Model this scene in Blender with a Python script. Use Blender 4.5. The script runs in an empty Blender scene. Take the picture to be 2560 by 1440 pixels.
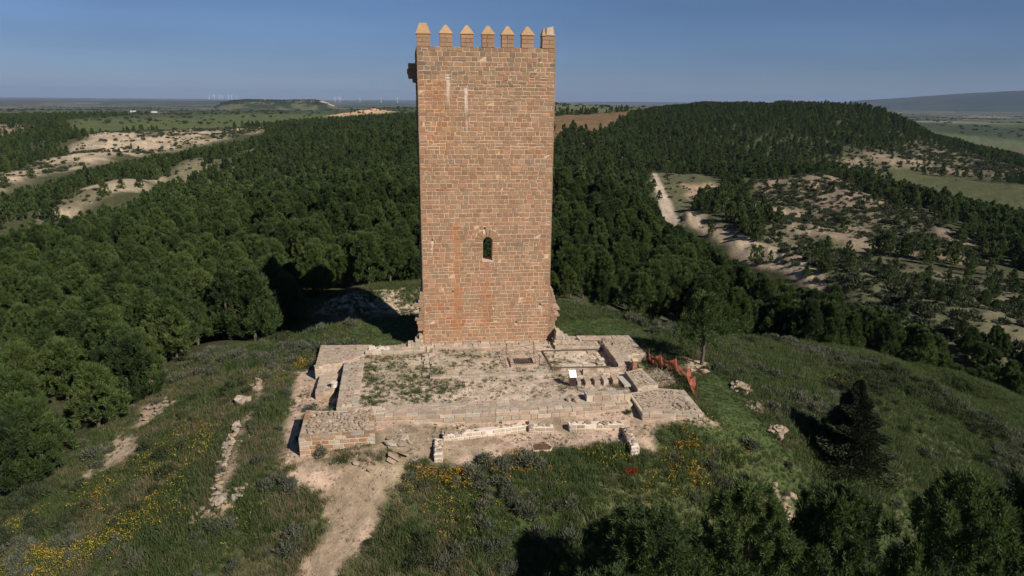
import bpy, math, random
import numpy as np
random.seed(11)
rng = np.random.default_rng(11)
SC = bpy.context.scene
COL = SC.collection
RAD = math.radians

# ------------------------------------------------------------------ camera
HC = 20.11                                # height of the drone over the foot of the tower
PITCH, ROLL, FOC = RAD(15.4), RAD(0.57), 1707.0
_f = np.array([0, math.cos(PITCH), -math.sin(PITCH)])
_r0 = np.array([1.0, 0, 0]); _u0 = np.array([0, math.sin(PITCH), math.cos(PITCH)])
_r = math.cos(ROLL) * _r0 + math.sin(ROLL) * _u0
_u = math.cos(ROLL) * _u0 - math.sin(ROLL) * _r0
from mathutils import Matrix, Vector
cam = bpy.data.objects.new('camera', bpy.data.cameras.new('camera'))
COL.objects.link(cam)
cam.matrix_world = Matrix(((_r[0], _u[0], -_f[0], 0), (_r[1], _u[1], -_f[1], 0), (_r[2], _u[2], -_f[2], HC), (0, 0, 0, 1)))
cam.data.sensor_width = 36.0
cam.data.lens = 36.0 * FOC / 2560.0
cam.data.clip_start = 0.5
cam.data.clip_end = 80000
SC.camera = cam

# ------------------------------------------------------------------ light
SUN_AZ, SUN_EL = 135.0, 37.0              # towards the sun: compass degrees from +Y clockwise, height
world = bpy.data.worlds.new('World'); SC.world = world; world.use_nodes = True
nt = world.node_tree; nt.nodes.clear()
sky = nt.nodes.new('ShaderNodeTexSky'); sky.sky_type = 'NISHITA'; sky.sun_disc = False
sky.sun_elevation = RAD(SUN_EL); sky.sun_rotation = RAD(SUN_AZ)
sky.altitude = 500; sky.air_density = 0.7; sky.dust_density = 0.1; sky.ozone_density = 6.0
# a dusty band low over the plain, the same all round the compass
wtc = nt.nodes.new('ShaderNodeTexCoord'); wsx = nt.nodes.new('ShaderNodeSeparateXYZ'); nt.links.new(wtc.outputs['Generated'], wsx.inputs[0])
wrp = nt.nodes.new('ShaderNodeValToRGB'); wrp.color_ramp.elements[0].position = 0.0; wrp.color_ramp.elements[0].color = (.55, .51, .58, 1)
wrp.color_ramp.elements[1].position = 0.22; wrp.color_ramp.elements[1].color = (1, 1, 1, 1)
wmp = nt.nodes.new('ShaderNodeMapping'); wmp.inputs['Scale'].default_value = (2.2, 2.2, 15); nt.links.new(wtc.outputs['Generated'], wmp.inputs[0])
wno = nt.nodes.new('ShaderNodeTexNoise'); wno.inputs['Scale'].default_value = 1.6; wno.inputs['Detail'].default_value = 5; nt.links.new(wmp.outputs[0], wno.inputs['Vector'])
wmr = nt.nodes.new('ShaderNodeMapRange'); nt.links.new(wno.outputs[0], wmr.inputs[0]); wmr.inputs[1].default_value = .3; wmr.inputs[2].default_value = .75; wmr.inputs[3].default_value = .93; wmr.inputs[4].default_value = 1.09
wsc = nt.nodes.new('ShaderNodeVectorMath'); wsc.operation = 'SCALE'; nt.links.new(wmr.outputs[0], wsc.inputs[3])
wmx = nt.nodes.new('ShaderNodeMix'); wmx.data_type = 'RGBA'; wmx.blend_type = 'MULTIPLY'; wmx.inputs[0].default_value = 1.0
nt.links.new(wsx.outputs[2], wrp.inputs[0])
bg = nt.nodes.new('ShaderNodeBackground'); bg.inputs[1].default_value = 0.060
wo = nt.nodes.new('ShaderNodeOutputWorld')
nt.links.new(sky.outputs[0], wmx.inputs[6]); nt.links.new(wrp.outputs[0], wmx.inputs[7]); nt.links.new(wmx.outputs[2], wsc.inputs[0]); nt.links.new(wsc.outputs[0], bg.inputs[0]); nt.links.new(bg.outputs[0], wo.inputs[0])
sun = bpy.data.objects.new('sun', bpy.data.lights.new('sun', 'SUN')); COL.objects.link(sun)
sun.data.energy = 5.0; sun.data.angle = RAD(0.53); sun.data.color = (1.0, 0.93, 0.83)
_sd = Vector((math.sin(RAD(SUN_AZ)) * math.cos(RAD(SUN_EL)), math.cos(RAD(SUN_AZ)) * math.cos(RAD(SUN_EL)), math.sin(RAD(SUN_EL))))
sun.rotation_euler = _sd.to_track_quat('Z', 'Y').to_euler()
sun.location = (40, -40, 60)
SC.view_settings.view_transform = 'Standard'; SC.view_settings.look = 'None'
SC.view_settings.gamma = 1.0; SC.view_settings.use_curve_mapping = False
SC.view_settings.exposure = 0.28
HAZE = 3.2e-5
SC.render.engine = 'CYCLES'
SC.cycles.use_denoising = True
SC.cycles.max_bounces = 6; SC.cycles.diffuse_bounces = 3; SC.cycles.transparent_max_bounces = 6; SC.cycles.volume_bounces = 0

# ------------------------------------------------------------------ survey helpers: a sight line of the photograph and a distance give a place
def ray(u, v): return _f + (u - 1280) / FOC * _r + (720 - v) / FOC * _u
def at_z(u, v, z):
    d = ray(u, v); t = (z - HC) / d[2]; return np.array([0, 0, HC]) + t * d
def at_r(u, v, r):
    d = ray(u, v); return np.array([0, 0, HC]) + r / math.hypot(d[0], d[1]) * d
YAW = 0.1246; TC, TS = math.cos(YAW), math.sin(YAW); TO = (-7.303, 54.0)   # tower frame: origin at its front left corner
def LW(x, y): return (TO[0] + x * TC - y * TS, TO[1] + x * TS + y * TC)
def WL(X, Y):
    dx, dy = X - TO[0], Y - TO[1]; return dx * TC + dy * TS, -dx * TS + dy * TC

# ------------------------------------------------------------------ noise
def _hash(ix, iy, s):
    h = (ix.astype(np.int64) * 374761393 + iy.astype(np.int64) * 668265263 + s * 974711) & 0xFFFFFFFF
    h = ((h ^ (h >> 13)) * 1274126177) & 0xFFFFFFFF
    return ((h ^ (h >> 16)) & 0xFFFF) / 65535.0
def vnoise(x, y, s=0):
    x = np.asarray(x, float); y = np.asarray(y, float)
    ix, iy = np.floor(x), np.floor(y); fx, fy = x - ix, y - iy
    fx = fx * fx * (3 - 2 * fx); fy = fy * fy * (3 - 2 * fy)
    a, b, c, d = _hash(ix, iy, s), _hash(ix + 1, iy, s), _hash(ix, iy + 1, s), _hash(ix + 1, iy + 1, s)
    return (a * (1 - fx) + b * fx) * (1 - fy) + (c * (1 - fx) + d * fx) * fy
def fbm(x, y, scale, octv=4, s=0):
    t = 0; amp = 0.5; k = 1.0 / scale
    for o in range(octv):
        t = t + amp * vnoise(x * k + 17.3 * o, y * k - 9.1 * o, s + o); amp *= 0.5; k *= 2.03
    return t / (1 - 0.5 ** octv)
def sstep(a, b, x):
    t = np.clip((x - a) / (b - a), 0, 1); return t * t * (3 - 2 * t)

# ------------------------------------------------------------------ polygons on the ground
def poly_sd(poly, x, y):
    """signed distance, positive inside"""
    p = np.asarray(poly, float); q = np.roll(p, -1, 0)
    d = np.full(x.shape, 1e18); ins = np.zeros(x.shape, bool)
    for (ax, ay), (bx, by) in zip(p, q):
        ex, ey = bx - ax, by - ay; L = ex * ex + ey * ey + 1e-12
        t = np.clip(((x - ax) * ex + (y - ay) * ey) / L, 0, 1)
        d = np.minimum(d, (x - ax - t * ex) ** 2 + (y - ay - t * ey) ** 2)
        c = ((ay > y) != (by > y)) & (x < (bx - ax) * (y - ay) / (by - ay + 1e-30) + ax)
        ins ^= c
    d = np.sqrt(d); return np.where(ins, d, -d)
def poly_mask(poly, x, y, soft, wob=0.0, wscale=3.0, s=5):
    p = np.asarray(poly, float); out = np.zeros(x.shape); m = soft + wob
    idx = np.nonzero((x > p[:, 0].min() - m) & (x < p[:, 0].max() + m) & (y > p[:, 1].min() - m) & (y < p[:, 1].max() + m))[0]
    if len(idx) == 0: return out
    xx, yy = x[idx], y[idx]; sd = poly_sd(p, xx, yy)
    if wob: sd = sd + wob * 2 * (fbm(xx, yy, wscale, 4, s) - 0.5)
    out[idx] = sstep(-soft, soft, sd); return out
def PZ(*pts): return [tuple(at_z(u, v, z)[:2]) for u, v, z in pts]
def PR(*pts): return [tuple(at_r(u, v, r)[:2]) for u, v, r in pts]
def PL(*pts): return [LW(x, y) for x, y in pts]

# ------------------------------------------------------------------ the shape of the land
CP_RAY = [   # sight line, distance, height of the tree tops met there
 (60,640,110,6.5),(200,650,105,6.5),(100,800,74,6.5),(500,600,115,6.5),(800,600,100,6.5),(950,600,98,6.5),(650,700,82,6.5),
 (150,560,190,6.5),(300,520,220,6.5),(430,445,285,6.5),(640,372,420,6.5),(800,450,220,6.5),(800,340,430,6.5),(1000,285,700,6),(1000,400,270,6.5),
 (900,320,520,6),(0,590,160,6.5),(-150,640,140,6.5),
 (200,528,275,0),(370,465,310,0),(540,400,380,0),(640,370,440,0),(120,515,290,0),(330,450,335,0),(480,395,392,0),
 (60,490,345,5),(200,455,365,5),(300,420,400,5),(420,395,470,5),(560,365,560,5),
 (0,470,375,0),(150,430,420,0),(300,388,485,0),(560,350,620,0),(640,322,760,0),(350,330,690,0),(80,415,455,0),(215,340,610,0),
 (0,390,560,5),(80,340,720,4),(50,315,850,0),(100,290,1100,4),(-200,300,1000,4),
 (300,300,1000,0),(600,300,1050,0),(900,300,980,0),(300,280,1700,3),(700,278,1900,3),
 (980,722,87,0),(1030,717,88,0),(880,732,86,0),(1150,705,88,0),(900,792,79,0),(1000,790,80,0),(1150,780,80,0),(800,800,78,0),
  (1450,600,105,6.5),(1450,450,220,6.5),(1450,360,360,6.5),(1600,600,125,6.5),(1600,480,225,6.5),(1800,600,165,6.5),(1700,540,195,6.5),(2000,695,128,6.5),(1700,700,92,6.5),
 (2200,775,104,6.5),(2400,850,84,6.5),(2540,905,74,6.5),(1900,780,88,6.5),
 (1420,335,405,0),(1500,300,640,0),(1450,272,1150,0),(1600,270,1200,0),(1420,262,1800,0),
 (1660,530,262,0),(1655,490,290,0),(1640,445,340,0),(1760,470,315,0),(1700,435,350,0),(1800,445,330,0),
 (1730,545,252,-1),(1800,590,232,-2),(1850,618,218,-2),(1900,645,205,-2.5),(1950,665,197,-2.5),(2000,682,190,-2.5),(2050,712,178,-2),
 (2050,440,345,0),(1950,470,320,0),(2150,480,322,0),(2030,560,262,0),(2150,600,240,0),(2300,560,275,0),(2400,600,265,0),(1880,500,300,0),
 (2250,520,300,0),(2480,640,245,0),
 (2000,620,222,2),(2200,680,200,1),(2400,720,190,1),(2540,770,172,1),(2300,780,150,3),
 (2250,440,540,0),(2400,500,440,0),(2540,560,380,0),(2540,470,470,0),
 (1700,420,400,5),(1850,430,400,5),(1900,400,450,5),(1700,350,520,5),(2000,350,560,5),(1850,300,650,5),(2100,420,470,4),(2200,360,600,4),
 (1600,285,720,5),(1760,262,820,6),(1760,252,880,8),(1950,252,880,10),(2050,253,870,10),(2170,256,850,8),(2260,290,830,5),(2330,330,820,5),(2450,365,800,5),(2560,388,780,5),
 (2300,400,620,0),(2450,430,590,0),(2540,440,580,0),(1900,254,1100,10),(2150,264,1100,12),
]
CP_Z = [     # sight line and ground height on the tower's own hill
 (60,1430,-6),(300,1430,-4.5),(550,1430,-3.5),(850,1430,-3.1),(1200,1430,-3.2),(1500,1430,-4.5),(1900,1430,-7),(2300,1430,-10),(2550,1430,-12),
 (100,1250,-7),(350,1250,-4.6),(560,1230,-2.1),(800,1250,-2.0),(1100,1250,-1.9),(1400,1250,-1.9),(1700,1250,-2.6),(1950,1250,-4),(2200,1250,-6.5),(2500,1250,-9.5),
 (250,1100,-5.6),(450,1080,-3.2),(600,1080,-1.5),(1850,1080,-1.1),(1950,1080,-2),(2150,1100,-4.5),(2400,1100,-7.5),(2560,1100,-9),
 (380,960,-4.6),(520,960,-2.7),(660,940,-1.2),(1790,930,-.5),(1950,930,-2),(2150,930,-4.5),(2350,960,-7),(2560,1020,-9.5),
 (230,1070,-5.8),(560,850,-3.2),(690,850,-1.4),(1750,870,-.7),(1900,870,-2.4),(2050,880,-4.7),(2250,910,-7.2),
 (880,802,-.1),(930,812,0),(1035,792,0),(1450,790,0),(1600,800,-.4),(1830,845,-1.8),(2000,855,-4.6),(2200,890,-7.2),(2400,950,-9),(2700,1090,-11.5),
]
CP_P = [     # unseen valley floors behind a crest: bearing of a sight line, distance, height
 (300,480,252,-26),(430,430,306,-23),(200,510,232,-26),(560,390,352,-20),(1720,545,224,-27),(1800,590,198,-29),(1900,650,170,-29),(2000,690,156,-29),(2200,770,134,-28),(1655,500,246,-25),(2400,850,110,-25),
 (2330,330,1050,-55),(2450,340,1000,-55),(2560,350,950,-55),(2700,360,950,-55),(2240,280,1150,-45),
 (950,780,70,-5.4),(850,780,70,-5.6),(1040,770,69,-5.0),(1200,760,72,-5.0),(760,790,70,-5.6),
]
CP_L = [     # tower frame
 (-7,-8,-.9),(-7,-4,-.75),(-8,-13,-.95),(-7,-16.5,-1.0),(-3,-17,-.6),(2,-13.5,-.7),(6,-13.5,-.7),(10,-14,-.7),(14,-15.3,-.5),(18,-15.9,-.2),
 (19.2,-12,-.3),(19,-8,-.3),(19,-4,-.2),(18,2,-.2),(12,3,0),(11.5,8,-.1),(10,13,-.6),(-2,3,-.05),(-7,3,-.3),(-11,0,-.9),(-10.5,-6,-1.0),(-10.5,-12,-1.15),
 (4,-18.5,-1.2),(8,-18.5,-1.2),(12,-18.5,-1.2),(0,-5,0),(5,-5,0),(10,-5,0),(0,-10,0),(6,-10,0),(12,-10,0),
]
_pts = []
for u_, v_, r_, d_ in CP_RAY:
    p = at_r(u_, v_, r_); _pts.append((p[0], p[1], p[2] - d_))
for u_, v_, z_ in CP_Z:
    p = at_z(u_, v_, z_); _pts.append(tuple(p))
for u_, v_, r_, z_ in CP_P:
    p = at_r(u_, v_, r_); _pts.append((p[0], p[1], z_))
for x_, y_, z_ in CP_L:
    X_, Y_ = LW(x_, y_); _pts.append((X_, Y_, z_))
for r_, z_ in ((2600, -42), (5000, -58), (12000, -62), (31000, -62)):
    for a_ in range(-180, 181, 12):
        if r_ == 2600 and 2 < a_ < 26: continue
        _pts.append((r_ * math.sin(RAD(a_)), r_ * math.cos(RAD(a_)), z_ if not (r_ == 2600 and a_ < 6 and a_ > -50) else -24))
for r_, z_ in ((6, -6), (15, -7)):
    for a_ in (-150, -90, -30, 30, 90, 150): _pts.append((r_ * math.sin(RAD(a_)), r_ * math.cos(RAD(a_)), z_ - (2 if a_ > 0 else 0)))
for r_, z_ in ((40, -9), (150, -22), (700, -36)):
    for a_ in (-180, -140, -100, -70, 70, 100, 140, 180): _pts.append((r_ * math.sin(RAD(a_)), r_ * math.cos(RAD(a_)), z_))
_pts = np.array(_pts)
_q = np.stack([np.arctan2(_pts[:, 0], _pts[:, 1]), np.log(np.hypot(_pts[:, 0], _pts[:, 1]))], 1)
def _ker(d2): return 0.5 * d2 * np.log(d2 + 1e-12)
def _tps():
    n = len(_q); A = np.zeros((n + 3, n + 3))
    d2 = ((_q[:, None] - _q[None]) ** 2).sum(-1)
    A[:n, :n] = _ker(d2) + np.eye(n) * 2e-4
    A[:n, n] = 1; A[:n, n + 1:] = _q; A[n, :n] = 1; A[n + 1:, :n] = _q.T
    b = np.zeros(n + 3); b[:n] = _pts[:, 2]
    return np.linalg.solve(A, b)
_w = _tps()
def H_smooth(x, y):
    x = np.asarray(x, float).ravel(); y = np.asarray(y, float).ravel()
    q0 = np.arctan2(x, y); q1 = np.log(np.maximum(np.hypot(x, y), 3.0)); out = np.empty(x.shape)
    for i in range(0, len(x), 20000):
        a, b = q0[i:i + 20000, None], q1[i:i + 20000, None]
        d2 = (a - _q[None, :, 0]) ** 2 + (b - _q[None, :, 1]) ** 2
        out[i:i + 20000] = _ker(d2) @ _w[:-3] + _w[-3] + a[:, 0] * _w[-2] + b[:, 0] * _w[-1]
    return out

# ------------------------------------------------------------------ regions of the land
INNER = PL((-5.2, -12.0), (15.4, -12.0), (15.4, -1.0), (13.5, 1.5), (-5.0, 1.0))
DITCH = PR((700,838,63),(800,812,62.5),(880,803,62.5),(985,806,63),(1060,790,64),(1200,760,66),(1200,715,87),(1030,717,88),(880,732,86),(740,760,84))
BANK = PR((780,790,80.5),(900,790,80.5),(1060,786,81),(1200,780,81),(1200,705,90),(1030,712,90),(880,727,88),(790,740,87))
HOLE = PL((16.4, -9.8), (18.6, -9.6), (19.3, -7.0), (17.6, -5.2), (16.4, -5.6))
BAND_A = PR((-60,490,365),(0,475,372),(60,452,392),(150,432,420),(215,405,450),(300,388,482),(420,370,545),(560,350,622),(660,335,690),(660,320,770),(500,320,750),(350,330,690),(240,328,650),(190,350,580),(130,385,510),(70,418,452),(0,442,412),(-60,455,400))
BAND_B = PR((125,530,264),(200,533,272),(290,505,288),(370,468,308),(430,432,330),(540,402,380),(645,374,432),(650,364,455),(570,376,425),(480,396,388),(400,416,358),(330,452,330),(230,482,308),(125,517,284))
TRACK_L = PR((-40,425,500),(60,385,560),(130,350,640),(185,322,760),(195,322,762),(140,352,642),(75,388,560),(0,420,505),(-40,432,498))
FAR_BARE = PR((-80,330,780),(0,335,770),(90,325,800),(110,315,850),(30,308,900),(-80,310,900))
FIELD_L = PR((150,318,800),(250,322,780),(420,322,760),(640,318,790),(820,312,850),(960,298,990),(1030,290,1150),(600,288,1350),(200,298,1050))
PLATEAU_L = PR((215,340,620),(330,328,690),(640,318,790),(960,300,960),(1060,288,1000),(1060,270,1900),(500,274,2200),(150,300,1000))
MOUND = PR((815,285,1010),(880,288,1000),(960,280,1020),(990,268,1080),(960,264,1200),(900,265,1150),(850,280,1060))
RED_FIELD = PR((1365,345,392),(1420,343,395),(1470,325,440),(1520,310,560),(1570,298,660),(1575,284,840),(1365,290,760))
PLATEAU_R = PR((1365,288,780),(1575,284,850),(1600,277,900),(1735,266,1000),(1745,258,1900),(1365,258,1900))
TRACK_AREA = PR((1612,455,330),(1630,432,360),(1700,430,362),(1780,442,338),(1812,462,318),(1740,500,285),(1730,545,252),(1790,575,238),(1690,560,246),(1640,510,270))
TRACK_R = PR((1618,442,350),(1640,440,352),(1660,470,310),(1675,500,282),(1688,530,258),(1705,560,242),(1660,552,246),(1648,520,268),(1640,480,300),(1632,455,330))
GULLY = PR((1690,545,254),(1730,540,256),(1790,570,240),(1870,615,220),(1990,660,198),(2040,690,186),(2060,730,172),(2010,700,178),(1900,665,196),(1800,610,222),(1720,565,244))
BADHILL = PR((1840,520,285),(1900,470,320),(1990,447,342),(2085,436,352),(2130,450,345),(2200,500,312),(2300,525,300),(2380,580,275),(2480,620,255),(2460,680,230),(2300,640,235),(2150,620,232),(2000,600,236),(1900,560,262))
FIELD_R = PR((2165,445,520),(2250,434,560),(2400,440,550),(2600,475,500),(2640,600,360),(2480,580,365),(2330,530,410),(2210,480,465))
PALE_R = PR((2030,400,480),(2070,365,540),(2200,360,600),(2280,335,690),(2340,345,720),(2450,375,690),(2580,405,650),(2600,470,540),(2400,435,560),(2250,425,565),(2130,425,500))
SCRUB_R = PR((1900,570,250),(2150,600,225),(2450,680,215),(2620,700,215),(2700,850,140),(2450,790,150),(2300,790,140),(2100,740,168),(1960,670,192))
DARK_R = PR((2440,395,640),(2620,400,640),(2620,490,520),(2500,470,560))
HILLTOP = PZ((-150,1330,-8.5),(0,1255,-7.3),(120,1205,-6.6),(225,1080,-5.8),(330,1030,-5.2),(400,955,-4.6),(505,905,-3.8),(620,862,-2.4),(690,845,-1.5)) + \
          PR((690,790,74),(760,750,85),(880,727,90),(1040,712,92),(1250,720,88),(1390,756,70),(1560,776,66.5),(1680,796,63.5)) + PZ((1750,838,-.7),(1830,838,-2.0),(2000,848,-5.4),(2200,880,-8.4),(2400,938,-10.4),(2700,1080,-13),(3200,1300,-16)) + \
          [(70, -60), (-60, -60)] + PZ((-300,1600,-9))
def at_relief(x, y):
    """small modelling of the land: banks, gullies, the moat behind the tower, the hole by the fence"""
    z = np.zeros(x.shape); r = np.hypot(x, y)
    z += (fbm(x, y, 9, 4, 3) - .5) * np.clip((r - 30) / 400, 0.12, 1.6) * 1.6
    for P, amp, sc in ((BAND_A, 5.0, 26), (BAND_B, 4.5, 18), (BADHILL, 4.0, 16), (PALE_R, 7.0, 34), (GULLY, 2.5, 9), (SCRUB_R, 3.5, 16), (TRACK_AREA, 1.0, 9), (MOUND, 5, 40)):
        m = poly_mask(P, x, y, sc * .5)
        i = np.nonzero(m > 0)[0]
        if len(i):
            rid = 1 - np.abs(2 * fbm(x[i] + 30 * (fbm(x[i], y[i], sc * 2, 2, 9) - .5), y[i], sc, 4, 21) - 1)
            z[i] += m[i] * amp * (rid - .75)
    z -= 1.1 * poly_mask(HOLE, x, y, 0.55, .2, 1.5, 2)
    z += 12 * poly_mask(MOUND, x, y, 60)
    return z
def H(x, y):
    x = np.atleast_1d(np.asarray(x, float)); y = np.atleast_1d(np.asarray(y, float))
    z = H_smooth(x, y)
    w = poly_mask(INNER, x, y, 0.5)
    lx, ly = WL(x, y)
    flat = 0.02 + 0.16 * sstep(-7.05, -6.75, ly) * sstep(.3, .6, lx) * (1 - sstep(12.0, 14.5, lx)) + (fbm(x, y, 2.2, 3, 8) - .5) * .10
    z = z + at_relief(x, y) * (1 - w)
    return z * (1 - w) + flat * w
def ground_at(u, v, r0=20.0, r1=900.0):
    """where a sight line meets the land"""
    rr = np.geomspace(r0, r1, 400); d = ray(u, v); hd = math.hypot(d[0], d[1]); t = rr / hd
    x, y, z = d[0] * t, d[1] * t, HC + d[2] * t; k = np.nonzero(z < H(x, y))[0]; k = k[0] if len(k) else -1
    return np.array([x[k], y[k], z[k]])
def h1(x, y): return float(H([x], [y])[0])

# ------------------------------------------------------------------ materials
def new_mat(name):
    m = bpy.data.materials.new(name); m.use_nodes = True; n = m.node_tree; n.nodes.clear(); return m, n
class NB:
    def __init__(s, name):
        s.m, s.t = new_mat(name); s.out = s.n('ShaderNodeOutputMaterial')
    def n(s, typ, **kw):
        o = s.t.nodes.new(typ)
        for k, v in kw.items(): setattr(o, k, v)
        return o
    def put(s, sock, v):
        if isinstance(v, bpy.types.NodeSocket): s.t.links.new(v, sock)
        elif isinstance(v, (tuple, list)) and len(v) == 3 and sock.type == 'RGBA': sock.default_value = (*v, 1)
        else: sock.default_value = v
    def math(s, op, a, b=0.5, c=0.0, clamp=False):
        o = s.n('ShaderNodeMath', operation=op, use_clamp=clamp)
        for i, v in enumerate((a, b, c)): s.put(o.inputs[i], v)
        return o.outputs[0]
    def noise(s, vec, scale, detail=4, rough=.6):
        o = s.n('ShaderNodeTexNoise'); s.put(o.inputs['Vector'], vec); o.inputs['Scale'].default_value = scale
        o.inputs['Detail'].default_value = detail; o.inputs['Roughness'].default_value = rough; return o.outputs[0]
    def ramp(s, fac, stops):
        o = s.n('ShaderNodeValToRGB'); e = o.color_ramp.elements
        while len(e) < len(stops): e.new(.5)
        for k, (p, c) in zip(e, stops): k.position = p; k.color = (*c, 1)
        s.put(o.inputs[0], fac); return o.outputs[0]
    def mix(s, fac, a, b, mode='MIX'):
        o = s.n('ShaderNodeMix', data_type='RGBA', blend_type=mode); s.put(o.inputs[0], fac); s.put(o.inputs[6], a); s.put(o.inputs[7], b); return o.outputs[2]
    def mapr(s, v, a, b, c, d):
        o = s.n('ShaderNodeMapRange'); s.put(o.inputs[0], v)
        for i, k in enumerate((a, b, c, d)): o.inputs[i + 1].default_value = k
        return o.outputs[0]
    def bsdf(s, col, rough=.9, bump=None, dist=.05, strength=1.0, spec=.2, metal=0.0):
        o = s.n('ShaderNodeBsdfPrincipled'); s.put(o.inputs['Base Color'], col); s.put(o.inputs['Roughness'], rough)
        o.inputs['Specular IOR Level'].default_value = spec; o.inputs['Metallic'].default_value = metal
        if bump is not None:
            b = s.n('ShaderNodeBump'); b.inputs['Distance'].default_value = dist; b.inputs['Strength'].default_value = strength
            s.put(b.inputs['Height'], bump); s.t.links.new(b.outputs[0], o.inputs['Normal'])
        s.t.links.new(o.outputs[0], s.out.inputs[0]); return s.m
    def vec(s, kind='Object'):
        return s.n('ShaderNodeTexCoord').outputs[kind]
    def attr(s, name, typ='GEOMETRY'):
        o = s.n('ShaderNodeAttribute', attribute_name=name, attribute_type=typ); return o.outputs[0]

def mat_ground():
    b = NB('ground'); v = b.vec()
    c = b.attr('col')
    n1 = b.noise(v, 1.1, 8, .68); n2 = b.noise(v, 0.11, 5, .6); n3 = b.noise(v, 6.0, 4, .7)
    k = b.math('MULTIPLY', b.mapr(n1, .3, .7, .68, 1.32), b.mapr(n2, .3, .7, .82, 1.18))
    k = b.math('MULTIPLY', k, b.mapr(n3, .32, .68, .8, 1.2))
    mul = b.n('ShaderNodeVectorMath', operation='SCALE'); b.put(mul.inputs[0], c); b.put(mul.inputs[3], k)
    return b.bsdf(mul.outputs[0], .95, b.math('ADD', n1, b.math('MULTIPLY', n3, .35)), .12, .9, .1)

def mat_stone(name='ashlar', rub=False):
    b = NB(name); v = b.vec()
    c = b.attr('tint')
    n1 = b.noise(v, 7, 6, .7); n2 = b.noise(v, 1.3, 4, .6)
    k = b.math('MULTIPLY', b.mapr(n1, .3, .7, .8, 1.2), b.mapr(n2, .3, .7, .88, 1.12))
    mul = b.n('ShaderNodeVectorMath', operation='SCALE'); b.put(mul.inputs[0], c); b.put(mul.inputs[3], k)
    return b.bsdf(mul.outputs[0], .9, n1, .03, .8, .15)

STREAKS = []   # x, half width, top z, bottom z, strength  (lime run marks on the tower front, tower frame)
RUST = []      # orange iron stains, same form
def streak_mask(b, STREAKS):
    sep = b.n('ShaderNodeSeparateXYZ'); b.put(sep.inputs[0], b.vec()); x, z = sep.outputs[0], sep.outputs[2]
    nv = b.noise(b.vec(), 3.0, 4, .6)
    tot = None
    for x0, hw, zt, zb, st in STREAKS:
        dx = b.math('ABSOLUTE', b.math('ADD', b.math('SUBTRACT', x, x0), b.math('MULTIPLY', b.math('SUBTRACT', nv, .5), .25)))
        a = b.mapr(dx, hw * .4, hw * 1.3, 1, 0)
        t = b.math('MULTIPLY', b.mapr(z, zb, zb + .55 * (zt - zb), 0, 1), b.mapr(z, zt - .05, zt + .05, 1, 0))
        m = b.math('MULTIPLY', b.math('MULTIPLY', a, t), st)
        tot = m if tot is None else b.math('MAXIMUM', tot, m)
    return tot
def mat_tower(name, mortar=False):
    b = NB(name); v = b.vec()
    n1 = b.noise(v, 7, 6, .7); n2 = b.noise(v, .5, 4, .6)
    c = (.545, .375, .25) if mortar else b.attr('tint')
    k = b.math('MULTIPLY', b.mapr(n1, .3, .7, .85, 1.15), b.mapr(n2, .3, .7, .9, 1.1))
    mul = b.n('ShaderNodeVectorMath', operation='SCALE'); b.put(mul.inputs[0], c); b.put(mul.inputs[3], k)
    col = mul.outputs[0]
    if STREAKS:
        col = b.mix(streak_mask(b, RUST), col, (.36, .155, .065)); col = b.mix(streak_mask(b, STREAKS), col, (.60, .49, .39))
    return b.bsdf(col, .92, n1, .03, .8, .12)

def mat_plain(name, col, rough=.8, var=.25, scale=6, metal=0, spec=.3):
    b = NB(name); n = b.noise(b.vec(), scale, 5, .6)
    mul = b.n('ShaderNodeVectorMath', operation='SCALE'); mul.inputs[0].default_value = col; b.put(mul.inputs[3], b.mapr(n, .3, .7, 1 - var, 1 + var))
    return b.bsdf(mul.outputs[0], rough, n, .02, .4, spec, metal)

def mat_rand(name, stops, rough=.9):
    """stones of a heap: each its own shade"""
    b = NB(name); n = b.noise(b.vec(), 5, 5, .65)
    oi = b.n('ShaderNodeObjectInfo')
    col = b.ramp(oi.outputs['Random'], stops)
    mul = b.n('ShaderNodeVectorMath', operation='SCALE'); b.put(mul.inputs[0], col); b.put(mul.inputs[3], b.mapr(n, .3, .7, .75, 1.25))
    return b.bsdf(mul.outputs[0], rough, n, .04, .7, .15)

def mat_leaf(name, stops, trans=.25, rough=.6, hue=True):
    """foliage: every plant its own shade, every spray its own shade within it"""
    b = NB(name)
    oi = b.n('ShaderNodeObjectInfo')
    a = b.attr('shade')
    f = b.math('ADD', b.math('MULTIPLY', oi.outputs['Random'], .55), b.math('MULTIPLY', a, .45))
    col = b.ramp(f, stops)
    d = b.n('ShaderNodeBsdfPrincipled'); b.put(d.inputs['Base Color'], col); d.inputs['Roughness'].default_value = rough; d.inputs['Specular IOR Level'].default_value = .25
    t = b.n('ShaderNodeBsdfTranslucent'); b.put(t.inputs[0], col)
    m = b.n('ShaderNodeMixShader'); m.inputs[0].default_value = trans
    b.t.links.new(d.outputs[0], m.inputs[1]); b.t.links.new(t.outputs[0], m.inputs[2]); b.t.links.new(m.outputs[0], b.out.inputs[0])
    return b.m

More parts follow.
